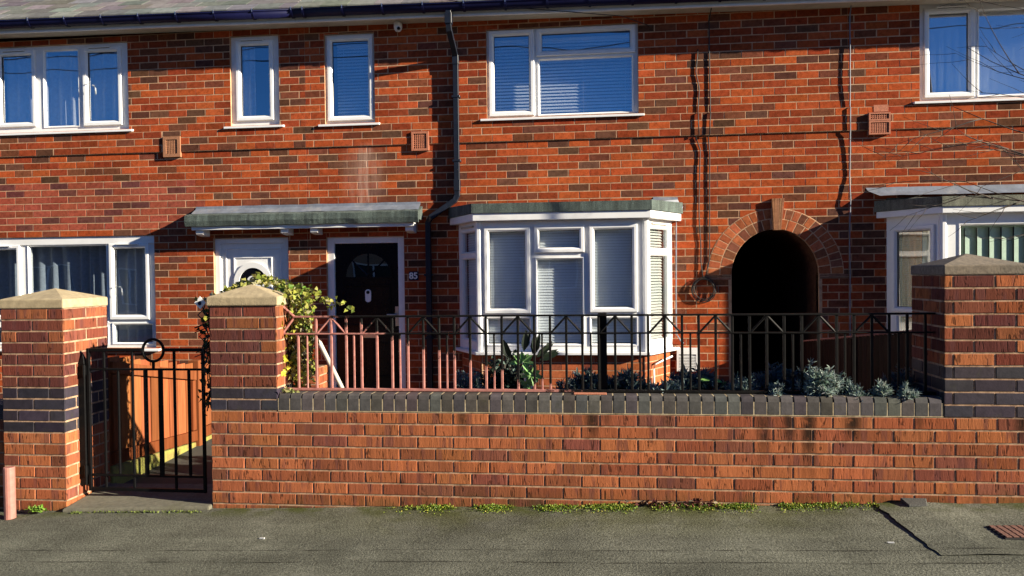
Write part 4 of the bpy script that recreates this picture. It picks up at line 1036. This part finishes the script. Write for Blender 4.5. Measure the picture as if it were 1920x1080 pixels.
rbar('baluster', -1.926-.007, -1.926+.007, RY-.007, RY+.007, RZ0-.003, RZ1-.004)
rbar('baluster', -1.866-.005, -1.866+.005, RY-.005, RY+.005, RZ0-.003, RZ1-.004)
while x < 1.95:
    for i, (dx, top, hw) in enumerate(((0, RZ2-.006, .0075), (.1012, RZ2-.006, .0075), (.2024, RZ2-.006, .0075), (.253, RZ1-.004, .0058))):
        if x+dx > 1.97: continue
        e = rnd.uniform(-.002, .002); rbar('baluster', x+dx-hw+e, x+dx+hw+e, RY-hw, RY+hw, RZ0-.003, top)
    if x+.2 < 1.97: rod('brace', (x+.004, RY-.001, RZ1), (x+.0990, RY-.001, RZ2-.008), .0072); rod('brace', (x+.1985, RY-.001, RZ1), (x+.1034, RY-.001, RZ2-.008), .0072)
    x += PR
mb = MB(); mb.box(.012, .066, RY+.014, RY+.064, .754, 1.248); put(mb.build('support_post', M['blackmetal'], bevel=.003), rl)
for xx in (-2.03, -.93, 1.2): rbar('foot', xx-.009, xx+.009, RY-.009, RY+.009, .7535, RZ0-.018)
mb = MB(); mb.box(-.14, .06, .03, .09, .7535, .7595); tag(mb.build('tile_fragment', M['terracotta'], bevel=.002), 'thin piece of orange tile lying on the wall coping below the thick post', 'tile')

# ------------------------------------------------------------------ gate
gt_ = thing('garden_gate', 'black iron garden gate with a ring at the top between two brick pillars', 'gate', (-3.0, .15, .05))
GY = .15
def gbar(name, x0, x1, z0, z1, hy=.007, bev=.0015):
    mb = MB(); mb.box(x0, x1, GY-hy, GY+hy, z0, z1); return put(mb.build(name, M['blackmetal'], bevel=bev), gt_)
gbar('stile', -3.432, -3.412, .06, 1.028, .010); gbar('stile', -2.612, -2.594, .06, 1.028, .010)
gbar('top_rail', -3.411, -3.033, 1.006, 1.028, .009); gbar('top_rail', -2.875, -2.613, 1.006, 1.028, .009)
gbar('middle_rail', -3.411, -2.613, .879, .893, .008); gbar('lower_rail', -3.411, -2.613, .160, .175, .008); gbar('bottom_rail', -3.411, -2.613, .062, .084, .010)
for x, hw, z1 in ((-3.309, .007, 1.0055), (-3.105, .007, 1.0055), (-2.806, .008, 1.0055)):
    gbar('bar', x-hw, x+hw, .176, .8785); gbar('bar', x-hw, x+hw, .8935, z1); gbar('bar', x-hw, x+hw, .0845, .1595)
for x, hw in ((-3.208, .006), (-3.012, .013), (-2.905, .015), (-2.704, .009)): gbar('bar', x-hw, x+hw, .176, .8785)
mb = MB(); K = 36; mb.tube([(-2.954+.074*math.cos(2*math.pi*i/K), GY, 1.014+.074*math.sin(2*math.pi*i/K)) for i in range(K+1)], .0095, 8, caps=False, up=(0, 1, 0)); put(mb.build('ring', M['blackmetal'], smooth=True), gt_)
gbar('ring_stem', -2.962, -2.946, .8935, .936)
mb = MB(); mb.box(-3.484, -3.440, GY-.02, GY+.02, .10, .92); mb.add([(-3.484, GY-.02, .921), (-3.440, GY-.02, .921), (-3.440, GY+.02, .921), (-3.484, GY+.02, .921), (-3.462, GY, 1.0)], [(0,1,4),(1,2,4),(2,3,4),(3,0,4),(3,2,1,0)]); put(mb.build('hinge_post', M['blackmetal'], bevel=.003), gt_)
for z in (.20, .88):
    mb = MB(); mb.box(-3.4395, -3.4325, GY-.03, GY+.03, z-.03, z+.03); mb.tube([(-3.436, GY-.03, z-.04), (-3.436, GY-.03, z+.04)], .009, 8); put(mb.build('hinge', M['blackmetal']), gt_)

# pink stump post on the pavement
mb = MB(); K = 16; mb.lathe((-3.800, -.115, -.05), [(.034, -.1), (.034, .325), (.031, .331), (0, .331)], K)
tag(mb.build('bollard', M['post_pink'], smooth=False), 'short faded pink metal post standing in front of the left pillar', 'post')

# ------------------------------------------------------------------ timber fences
fl_ = thing('wooden_fence', 'orange stained timber fence panels behind the garden gate', 'fence', (-3.5, 1.6, 0))
FX = -3.50
def fence_panel(y0, y1, zt0, zt1, zb0, zb1):
    n = max(2, int((y1-y0)/.118)); mb = MB()
    for i in range(n):
        a, b = y0+(y1-y0)*i/n+.004, y0+(y1-y0)*(i+1)/n-.004; t = (i+.5)/n; zt = zt0+(zt1-zt0)*t+rnd.uniform(-.012, .012); zb = zb0+(zb1-zb0)*t+.10; kx = rnd.uniform(-.003, .003)
        mb.box(FX-.012+kx, FX+.004+kx, a, b, zb, zt, jit((1, 1, 1), .32))
    put(mb.build('board', M['wood'], bevel=.002), fl_)
    mb = MB()
    for dz0, dz1, th in ((-.13, -.045, .03), (None, None, .03)):
        if dz0 is not None: mb.hexa([(FX+.005,y0,zt0+dz0),(FX+.005+th,y0,zt0+dz0),(FX+.005+th,y1,zt1+dz0),(FX+.005,y1,zt1+dz0),(FX+.005,y0,zt0+dz1),(FX+.005+th,y0,zt0+dz1),(FX+.005+th,y1,zt1+dz1),(FX+.005,y1,zt1+dz1)], (.8, .8, .8))
        else: mb.hexa([(FX+.005,y0,zb0+.11),(FX+.005+th,y0,zb0+.11),(FX+.005+th,y1,zb1+.11),(FX+.005,y1,zb1+.11),(FX+.005,y0,zb0+.20),(FX+.005+th,y0,zb0+.20),(FX+.005+th,y1,zb1+.20),(FX+.005,y1,zb1+.20)], (.62, .55, .5))
    for yy in (y0+.03, y1-.03):
        t = (yy-y0)/(y1-y0); mb.box(FX+.005, FX+.030, yy-.025, yy+.025, zb0+(zb1-zb0)*t+.205, zt0+(zt1-zt0)*t-.135, (.75, .7, .7))
    put(mb.build('rail', M['wood'], bevel=.003), fl_)
    mb = MB(); mb.hexa([(FX-.02,y0,zb0-.12),(FX+.02,y0,zb0-.12),(FX+.02,y1,zb1-.12),(FX-.02,y1,zb1-.12),(FX-.02,y0,zb0+.095),(FX+.02,y0,zb0+.095),(FX+.02,y1,zb1+.095),(FX-.02,y1,zb1+.095)])
    put(mb.build('gravel_board', M['mossy'], bevel=.005), fl_)
m, t, n, l, b = new_mat('mossy_board'); co = coords(n)
c = ramp(n, l, noise(n, l, co, 12, 6, .7), [(.3, (.20, .11, .05)), (.5, (.25, .24, .05)), (.75, (.36, .36, .08))]); l.new(c, b.inputs['Base Color']); b.inputs['Roughness'].default_value = .95
bump(n, l, noise(n, l, co, 90, 4, .8), b, .5, .006); M['mossy'] = m
fence_panel(.47, 1.60, .945, .735, .045, -.035); fence_panel(1.71, 3.55, .76, .80, -.03, .0)
mb = MB(); mb.box(FX-.05, FX+.05, 1.605, 1.705, -.15, .775, (.85, .85, .85)); put(mb.build('post', M['wood'], bevel=.005), fl_)
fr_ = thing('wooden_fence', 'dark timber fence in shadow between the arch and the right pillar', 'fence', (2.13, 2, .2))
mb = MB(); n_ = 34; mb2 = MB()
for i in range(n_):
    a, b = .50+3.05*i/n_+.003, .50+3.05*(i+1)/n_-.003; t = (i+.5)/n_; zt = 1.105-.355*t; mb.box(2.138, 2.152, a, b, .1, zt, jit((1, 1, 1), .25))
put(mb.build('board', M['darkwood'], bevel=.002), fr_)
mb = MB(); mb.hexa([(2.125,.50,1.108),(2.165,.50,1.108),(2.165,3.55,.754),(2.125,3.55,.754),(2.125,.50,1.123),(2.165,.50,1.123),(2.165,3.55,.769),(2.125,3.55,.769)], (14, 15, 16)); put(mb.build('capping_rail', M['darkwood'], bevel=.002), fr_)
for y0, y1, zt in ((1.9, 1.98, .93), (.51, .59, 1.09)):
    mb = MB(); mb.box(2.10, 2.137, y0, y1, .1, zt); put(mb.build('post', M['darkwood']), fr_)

# handrail and small pier by the black door
hr = thing('handrail', 'cream painted handrail sloping down beside the black front door', 'handrail', (-2.6, 2.4, .1))
mb = MB(); mb.tube([(-2.83, 2.4, .862), (-2.73, 2.4, .885), (-2.69, 2.4, .885), (-2.655, 2.4, .855), (-2.45, 2.4, .44), (-2.36, 2.4, .25)], .022, 10); put(mb.build('rail', M['cream'], smooth=True), hr)
for x, zt in ((-2.80, .855), (-2.37, .28)):
    mb = MB(); mb.tube([(x, 2.4, .08), (x, 2.4, zt)], .018, 8); put(mb.build('post', M['cream'], smooth=True), hr)
pr = thing('brick_pier', 'short brick pier behind the pink railing next to the ivy', 'pier', (-2.45, 1.9, .1))
mb = MB(); block_wall(mb, -2.56, -2.415, 1.95, .70, .05, pal_garden, 0, 'frlb', y0=1.75); put(mb.build('brickwork', [M['brick2'], M['mortar2']]), pr)

# drain cover
dc = thing('drain_cover', 'small rusty iron drain cover set in the pavement at the right edge', 'drain cover', (2.10, -.50, gz(2.1)))
def gq(x, y, h=0): return (x, y, gz(x)+h)
mb = MB(); P_ = [(2.02, -.60), (2.235, -.60), (2.235, -.41), (2.02, -.41)]
mb.hexa([gq(*p, -.02) for p in P_]+[gq(*p, .012) for p in P_]); put(mb.build('plate', M['hole']), dc)
mb = MB()
for i in range(6):
    for j in range(5):
        a, b = 2.028+.034*i, 2.028+.034*i+.028; c_, d_ = -.592+.036*j, -.592+.036*j+.030
        q = [(a, c_), (b, c_), (b, d_), (a, d_)]; mb.hexa([gq(*p, .0125) for p in q]+[gq(*p, .018) for p in q])
put(mb.build('stud', M['rust'], bevel=.002), dc)
# slate lump at the wall foot
mb = MB(); q = [(1.755, -.11), (1.86, -.10), (1.89, -.012), (1.745, -.012)]; mb.hexa([gq(*p, .012) for p in q]+[gq(q[0][0], q[0][1], .030), gq(q[1][0], q[1][1], .026), gq(q[2][0], q[2][1], .040), gq(q[3][0], q[3][1], .044)])
tag(mb.build('slate_offcut', M['patch'], bevel=.004), 'broken slate propped at the foot of the wall on the patched asphalt', 'slate')

# ================================================================== PLANTS
def leaf(mb, p, d, up, L, W, col, fold=.25, tip=0.0, lobes=False):
    p, d = Vector(p), Vector(d).normalized(); s = d.cross(Vector(up)); s = s.normalized() if s.length > 1e-3 else d.orthogonal().normalized(); nrm = s.cross(d).normalized()
    if lobes:
        o = [(0, 0), (.25, -.55), (.55, -.32), (1.0, 0), (.55, .32), (.25, .55)]
    else: o = [(0, 0), (.35, -.42), (.75, -.30), (1.0, 0), (.75, .30), (.35, .42)]
    pts = [p+d*(a*L)+s*(b*W)+nrm*(abs(b)*W*fold-tip*L*a*a) for a, b in o]
    mb.add([tuple(x) for x in pts], [(0, 1, 2, 3), (0, 3, 4, 5)], col)
def rdir(): 
    while True:
        v = Vector((rnd.uniform(-1, 1), rnd.uniform(-1, 1), rnd.uniform(-1, 1)))
        if .05 < v.length < 1: return v.normalized()
def ivy_col():
    r = rnd.random()
    if r < .45: return jit((.31, .32, .055), .25)
    if r < .70: return jit((.40, .39, .11), .2)
    if r < .82: return jit((.46, .43, .24), .15)
    return jit((.13, .20, .03), .35)
iv = thing('ivy_plant', 'yellow-green ivy trailing over the middle gate pillar and its railing', 'ivy', (-2.0, .3, .7))
mb = MB(); st = MB(); st.keep = True
def ivy_at(p, n, spread, size, nrm=(0, -1, 0), cols=ivy_col):
    for _ in range(n):
        q = Vector(p)+Vector((rnd.gauss(0, spread[0]), rnd.gauss(0, spread[1]), rnd.gauss(0, spread[2]))); dd = (Vector((rnd.uniform(-1, 1), rnd.uniform(-.6, .3), rnd.uniform(-1.2, .5)))).normalized()
        nn = (Vector(nrm)+rdir()*.7).normalized(); leaf(mb, q, dd, nn, size*rnd.uniform(.7, 1.3), size*rnd.uniform(.7, 1.2), cols(), .2, .15, True)
# curtain hanging at the right of the pillar behind the railing
for s_ in range(22):
    x0 = rnd.choice([rnd.uniform(-2.02, -1.90), rnd.uniform(-2.02, -1.86)]); y0 = rnd.uniform(.145, .26); ztop = 1.40-max(0, x0+2.0)*.25; zbot = .74+max(0, rnd.gauss(.05, .12))
    path = []; z = ztop; x = x0
    while z > zbot: path.append((x, y0, z)); ivy_at((x, y0, z), 5 if rnd.random() < .8 else 1, (.020, .014, .02), .031); z -= .046; x += rnd.gauss(0, .008)
    if len(path) > 1: st.tube(path, .003, 4)
# crest along the back slopes of the cap
for i in range(34):
    t = i/33; x = -2.47+.50*t; z = 1.385+.085*(1-abs(t-.5)*2)+.022; ivy_at((x, .20+.06*rnd.random(), z), 7, (.02, .03, .014), .034)
ivy_at((-1.98, .17, 1.385), 60, (.035, .05, .025), .034); ivy_at((-1.91, .20, 1.375), 40, (.045, .05, .022), .031)
for i in range(14):
    t = i/13; ivy_at((-1.82+.20*t, .25-.1*t, 1.38-.07*t-.02*math.sin(t*4)), max(1, int(5*(1-t))), (.012, .02, .016*(1-t)+.005), .028)
ivy_at((-1.59, .12, 1.298), 3, (.012, .01, .006), .03); ivy_at((-1.56, .12, 1.288), 3, (.012, .01, .006), .026)
ivy_at((-2.035, .10, 1.0), 24, (.018, .02, .10), .034, cols=lambda: jit((.50, .48, .05), .2)); ivy_at((-2.035, .10, .92), 16, (.018, .02, .05), .036, cols=lambda: jit((.55, .50, .05), .2))
ivy_at((-1.96, .05, .765), 26, (.045, .025, .008), .028, cols=lambda: jit((.36, .38, .14), .3))
# left flank: bare dark stems with few leaves
stl = MB(); stl.keep = True
for s_ in range(8):
    x0 = -2.495-.011*s_; y0 = rnd.uniform(.06, .24); path = []; z = 1.36
    while z > .62: path.append((x0+rnd.gauss(0, .010), y0+rnd.gauss(0, .01), z)); z -= .035
    stl.tube(path, .0045, 5)
    for p in path:
        if rnd.random() < .8: ivy_at(p, 1, (.016, .02, .01), .036, cols=lambda: jit((.035, .045, .014), .4))
for s_ in range(7):
    z = rnd.uniform(.95, 1.28); stl.tube([(-2.51, .2, z), (-2.56, .17, z-.02), (-2.62-rnd.random()*.04, .15, z-.06)], .003, 4)
ivy_at((-2.495, .08, 1.30), 34, (.016, .03, .045), .034); ivy_at((-2.53, .12, 1.25), 14, (.02, .03, .05), .036, cols=lambda: jit((.03, .035, .015), .4))
put(mb.build('foliage', M['leaf']), iv); put(st.build('stem', M['twig']), iv); put(stl.build('stem', M['twig']), iv)
tg = thing('diamond_tag', 'small white diamond-shaped tag with a dark dot among the ivy left of the middle pillar', 'tag', (-2.56, .05, 1.334))
mb = MB(((-2.56, .05, 1.334), (1, 0, 0), (0, 1, 0))); mb.prism([(0, -.042), (.040, 0), (0, .042), (-.040, 0)], 0, .004); put(mb.build('plate', M['upvc']), tg)
mb = MB(((-2.56, .05, 1.334), (1, 0, 0), (0, 1, 0))); mb.prism([(-.002+.012*math.cos(i*.785), -.003+.014*math.sin(i*.785)) for i in range(8)], -.003, -.0005); put(mb.build('dot', M['navy']), tg)

# bed plants: grey-leaved spiky clumps
def clump(label, x, y, z0, rad, h, n, col, L=.07, W=.010, lean=(0, 0), group='grey-leaved plants in the bed'):
    t = thing('grey_leaved_plant', label, 'plant', (x, y, z0), group); mb = MB(); st = MB(); st.keep = True
    ns = max(5, n//26)
    for s_ in range(ns):
        a = rnd.uniform(0, 2*math.pi); rr = rad*math.sqrt(rnd.random()); top = Vector((x+rr*math.cos(a)+lean[0]*rnd.random(), y+rr*math.sin(a)*.8+lean[1]*rnd.random(), z0+h*rnd.uniform(.55, 1.0)*(1-.35*rr/rad))); base = Vector((x+rr*.3*math.cos(a), y+rr*.3*math.sin(a), z0))
        st.tube([base, base.lerp(top, .5)+Vector((0, 0, h*.12)), top], .0035, 4)
        for k in range(n//ns):
            f = rnd.uniform(.35, 1.0)**.7; p = base.lerp(top, f)+Vector((0, 0, h*.10*math.sin(f*math.pi))); dd = rdir()+Vector((0, -.15, .55)); leaf(mb, p, dd, rdir(), L*rnd.uniform(.5, 1.2), W*rnd.uniform(.7, 1.5), jit(col, .3), .3, .2)
    put(mb.build('foliage', M['leaf']), t); put(st.build('stem', M['twig']), t); return t
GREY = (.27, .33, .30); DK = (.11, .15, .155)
clump('silvery spiky plant, largest and brightest of the row, in front of the arch', 1.31, .14, .62, .11, .36, 2420, (.28, .35, .31), 0.047, 0.0074, (.05, -.05))
clump('silvery plant spilling over the coping at the foot of the arch opening', 1.09, .15, .64, .07, .20, 924, (.25, .32, .29), 0.040, 0.0068, (0, -.06))
clump('silvery plant hanging over the coping just right of the largest clump', 1.54, .10, .66, .06, .15, 660, (.28, .35, .31), 0.040, 0.0068, (0, -.04))
clump('silvery plant whose crown stands highest right of the largest clump', 1.47, .13, .64, .07, .27, 924, (.24, .31, .29), 0.043, 0.0068)
clump('small pale tuft nearest the right-hand pillar still in sun', 1.81, .055, .70, .06, .13, 572, (.28, .35, .32), 0.036, 0.0062)
clump('pale tuft between the tallest silvery clumps and the pillar tuft', 1.67, .075, .68, .055, .18, 660, (.28, .34, .30), 0.040, 0.0062)
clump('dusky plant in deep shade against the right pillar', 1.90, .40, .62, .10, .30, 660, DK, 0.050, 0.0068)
clump('grey plant left of the arch opening below the cable coil', .90, .20, .62, .10, .27, 1056, (.20, .27, .26), 0.043, 0.0068)
clump('grey tuft in front of the white wall vent', .42, .20, .62, .11, .24, 1144, (.26, .33, .31), 0.047, 0.0074)
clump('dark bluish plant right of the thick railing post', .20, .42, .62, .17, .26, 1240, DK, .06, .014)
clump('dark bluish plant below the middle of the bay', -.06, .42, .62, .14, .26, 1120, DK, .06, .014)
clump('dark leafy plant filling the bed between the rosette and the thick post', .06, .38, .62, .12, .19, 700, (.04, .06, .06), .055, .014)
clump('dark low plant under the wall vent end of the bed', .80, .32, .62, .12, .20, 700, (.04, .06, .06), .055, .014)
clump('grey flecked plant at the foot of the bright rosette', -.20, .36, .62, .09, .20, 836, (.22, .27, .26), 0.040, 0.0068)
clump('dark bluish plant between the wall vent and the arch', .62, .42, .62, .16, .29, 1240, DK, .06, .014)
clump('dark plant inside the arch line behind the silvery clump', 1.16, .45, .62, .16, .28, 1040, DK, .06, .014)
clump('grey feathery plant at the left end of the bed by the pink bars', -.86, .36, .62, .10, .30, 924, (.20, .27, .27), 0.043, 0.0068)
# tall dark shrub with rosette
t = thing('shrub', 'dark bushy shrub in front of the bay, the tallest in the bed', 'shrub', (-.62, .55, .62)); mb = MB(); st = MB(); st.keep = True
for s_ in range(44):
    a = rnd.uniform(0, 6.28); rr = .21*math.sqrt(rnd.random()); top = Vector((-.62+rr*math.cos(a), .55+rr*.8*math.sin(a), .62+rnd.uniform(.2, .40)*(1-.4*rr/.21))); base = Vector((-.62+.25*rr*math.cos(a), .55, .62)); st.tube([base, top], .005, 4)
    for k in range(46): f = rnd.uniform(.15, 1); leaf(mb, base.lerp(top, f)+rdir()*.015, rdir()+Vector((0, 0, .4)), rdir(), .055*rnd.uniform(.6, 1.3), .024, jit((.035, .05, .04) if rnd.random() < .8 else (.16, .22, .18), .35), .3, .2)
for (dx, dz, dd) in ((.12, .42, (.2, 0, 1)), (.20, .40, (.1, -.1, 1)), (.24, .36, (1, 0, .45)), (.02, .36, (-.3, 0, 1)), (.22, .38, (.8, .1, .8))):
    for k in range(3): leaf(mb, (-.62+dx+rnd.gauss(0, .01), .5, .55+dz), Vector(dd)+rdir()*.15, (0, -1, .2), .15, .05, jit((.02, .03, .02), .3), .2, .15)
put(mb.build('foliage', M['leaf']), t); put(st.build('stem', M['twig']), t)
t = thing('rosette_plant', 'bright green fleshy rosette plant leaning out of the dark shrub', 'plant', (-.44, .20, .64)); mb = MB(); st = MB(); st.keep = True
for (cx, cz, n_, L, up_) in ((-.465, .935, 8, .085, 1), (-.405, .855, 9, .075, 0), (-.44, .79, 8, .055, 0)):
    st.tube([(-.44, .24, .62), (cx, .205, cz)], .008, 6)
    for k in range(n_):
        a = 2*math.pi*k/n_+rnd.uniform(-.3, .3); dd = Vector((math.cos(a), -.35, math.sin(a)+(.5 if up_ else -.1))); leaf(mb, (cx, .20, cz), dd, (.5, -1, .35), L*rnd.uniform(.75, 1.15), L*.52, jit((.22, .42, .14), .2), .15, .12)
put(mb.build('foliage', M['leaf']), t); put(st.build('stem', M['leaf']), t)
t = thing('leafy_seedling', 'small bright green broad-leaved seedling in the bed left of the arch', 'plant', (.72, .32, .62)); mb = MB()
for (dx, dz, dd, L) in ((0, .19, (-1, -.2, .1), .07), (.02, .19, (.9, -.2, -.1), .055), (.07, .15, (.5, -.1, .8), .04), (.08, .13, (.3, -.2, -1), .04)): leaf(mb, (.72+dx, .30, .62+dz), dd, (0, -.6, 1), L, L*.7, jit((.25, .50, .12), .15), .15, .2)
put(mb.build('foliage', M['leaf']), t)
for p, q in (((.74, .32, .61), (.735, .31, .80)), ((.75, .32, .61), (.79, .31, .76))):
    st = MB(); st.tube([p, q], .004, 5); put(st.build('stem', M['leaf']), t)
# moss, grass blades and dead leaves along the wall foot
mb = MB()
for i in range(6500):
    x = rnd.choice([rnd.gauss(-.75, .28), rnd.gauss(.0, .22), rnd.gauss(.55, .35), rnd.gauss(1.15, .28), rnd.uniform(-1.2, 1.62)])
    if not -1.35 < x < 1.62: continue
    dens = .5+.5*mn.noise((x*5.5, 3, 0)); 
    dens = max(0, dens*2.2-.75)
    if rnd.random() > dens: continue
    y = -.004-abs(rnd.gauss(0, .052)); z = pave_z(x, y)+.002; k = 1.3-min(1, abs(y)*8)
    for _ in range(2): leaf(mb, (x+rnd.gauss(0, .006), y, z+rnd.random()*.006*k), rdir()+Vector((0, -.3, .8)), rdir(), .008*rnd.uniform(.6, 1.5)*k+.004, .009, jit(rnd.choice([(.16, .26, .03), (.26, .32, .04), (.08, .15, .02), (.34, .34, .06)]), .3), .2, .2)
for i in range(160):
    x = rnd.uniform(-3.4, -2.5); y = -.07-abs(rnd.gauss(0, .012)); leaf(mb, (x, y, pave_z(x, y)), rdir()+Vector((0, -.2, .9)), rdir(), .016, .010, jit((.14, .18, .04), .3))
tag(mb.build('moss', M['leaf']), None, None, kind='stuff')
mb = MB()
for i in range(90):
    x = rnd.choice([rnd.gauss(.40, .10), rnd.gauss(.62, .05)]); y = -.006-abs(rnd.gauss(0, .03)); leaf(mb, (x, y, pave_z(x, y)+.006+rnd.random()*.025), rdir()+Vector((0, 0, .1)), rdir(), .030, .018, jit(rnd.choice([(.14, .05, .03), (.22, .12, .06), (.09, .03, .03), (.35, .27, .17)]), .3), .5, .3)
tag(mb.build('dead_leaves', M['leaf']), None, None, kind='stuff')
t = thing('weed', 'small green weed sprouting at the foot of the left pillar', 'weed', (-3.665, -.03, -.03)); mb = MB()
for i in range(90): leaf(mb, (-3.665+rnd.gauss(0, .025), -.02-abs(rnd.gauss(0, .015)), -.035+rnd.random()*.02), rdir()+Vector((0, -.4, .9)), rdir(), .03*rnd.uniform(.5, 1.3), .015, jit((.17, .30, .04), .3))
put(mb.build('foliage', M['leaf']), t)
# litter: pale flecks on the pavement
for k, (x, y, lab) in enumerate(((1.45, -.63, 'pale scrap of litter lying on the pavement below the asphalt patch'), (-1.9, -.55, 'pale fleck of litter on the pavement below the middle pillar'))):
    mb = MB(); mb.hexa([(x, y, pave_z(x, y)+.003), (x+.03, y-.004, pave_z(x, y)+.003), (x+.03, y+.008, pave_z(x, y)+.003), (x, y+.01, pave_z(x, y)+.003), (x, y, pave_z(x, y)+.006), (x+.03, y-.004, pave_z(x, y)+.009), (x+.03, y+.008, pave_z(x, y)+.008), (x, y+.01, pave_z(x, y)+.006)])
    tag(mb.build('litter', M['digits']), lab, 'litter')

# bare tree whose twigs reach in from the right
t = thing('bare_tree', 'leafless tree reaching thin dark twigs in from the right edge', 'tree', (4.35, 1.8, .1)); tr = MB(); tr.keep = True; tw = MB(); tw.keep = True
tr.tube([(4.35, 1.8, .0), (4.33, 1.8, .8), (4.28, 1.82, 1.6), (4.22, 1.8, 2.3), (4.3, 1.8, 3.3), (4.2, 1.75, 4.4)], [.07, .055, .045, .035, .022, .008], 9)
def grow(p, d, L, r, depth):
    path = [Vector(p)]; dd = Vector(d).normalized(); n = 6
    for i in range(n):
        dd = (dd+rdir()*.10+Vector((0, 0, .012))).normalized(); path.append(path[-1]+dd*(L/n))
        if depth > 0 and i >= 1 and rnd.random() < .62: 
            side = rdir(); side = (side-dd*side.dot(dd)).normalized(); side.y *= .6; grow(path[-1], dd*.8+side*.55, L*rnd.uniform(.35, .6), r*.55, depth-1)
    tw.tube(path, [max(.0012, r*(1-.75*i/n)) for i in range(n+1)], 5)
for (p, d, L, r) in (((4.22, 1.8, 2.3), (-1, .0, .42), 1.45, .010), ((4.24, 1.8, 2.2), (-1, -.05, .18), 1.25, .009), ((4.27, 1.8, 1.9), (-1, .05, .30), 1.30, .010), ((4.28, 1.8, 1.7), (-1, .0, .45), 1.40, .009), ((4.25, 1.8, 2.8), (-1, .05, .12), 1.35, .008), ((4.25, 1.8, 2.1), (-.75, .05, .70), 1.3, .009), ((4.3, 1.8, 3.3), (-.8, 0, .25), 1.1, .007)):
    grow(p, d, L, r, 2)
put(tr.build('trunk', M['twig'], smooth=True), t); put(tw.build('crown', M['twig'], smooth=True), t)

for lab, z in (('upper', 8.15), ('lower', 7.75)):
    mb = MB(); mb.tube([(-40+2.5*i, -9., z+.0006*(-40+2.5*i+6)**2*.6) for i in range(33)], .016, 5); tag(mb.build('overhead_cable', M['rubber']), '%s telephone cable high over the road, seen only mirrored in upstairs panes' % lab, 'cable')
# ------------------------------------------------------------------ the other side of the street, seen only in the panes
M['buffbrick'] = simple('opposite_brick', (.34, .20, .12), .9, .25, 20, .3)
for k in range(9):
    x0 = -41+8.2*k; Yo = -22.
    t = thing('opposite_house', 'brick house across the road, %s in the row reflected by the panes' % ('first', 'second', 'third', 'fourth', 'fifth', 'sixth', 'seventh', 'eighth', 'ninth')[k], 'house', (x0+4, Yo, 0), 'houses across the road')
    mb = MB(); T = ((x0+8.2, Yo, 0), (-1, 0, 0), (0, -1, 0)); mb.T = T; wn = [(1.0, 3.0, 3.2, 4.4), (5.2, 7.2, 3.2, 4.4), (.8, 3.2, .9, 2.2), (5.6, 6.6, .1, 2.1)]
    mb.sheet(0, 8.2, -.3, 5.0, wn, 0, .3); mb.box(0, .2, .3, 7, -.3, 5.0); mb.box(8, 8.2, .3, 7, -.3, 5.0); put(mb.build('wall', M['buffbrick']), t)
    mb = MB(T); mb.add([(-.2,-.35,4.9),(8.4,-.35,4.9),(8.4,3.6,7.9),(-.2,3.6,7.9),(8.4,7.4,4.9),(-.2,7.4,4.9)], [(0,1,2,3),(3,2,4,5)], (.12, .11, .10)); mb.add([(-.19,-.2,4.95),(-.19,7.2,4.95),(-.19,3.6,7.8)], [(0,1,2)], (.12,.1,.1)); mb.add([(8.39,-.2,4.95),(8.39,7.2,4.95),(8.39,3.6,7.8)], [(0,1,2)], (.12,.1,.1)); mb.box(3.6, 4.6, 3.2, 4.0, 7.2, 9.0, (.25, .15, .1)); put(mb.build('roof', M['slate']), t)
    for (a, b, c_, d_) in wn:
        mb = MB(T); mb.sheet(a, b, c_, d_, [(a+.08, (a+b)/2-.04, c_+.08, d_-.08), ((a+b)/2+.04, b-.08, c_+.08, d_-.08)], .08, .14); mb.mi = 1; mb.quad((a,.12,c_),(b,.12,c_),(b,.12,d_),(a,.12,d_)); put(mb.build('window', [M['upvc'], M['doorblack']]), t)
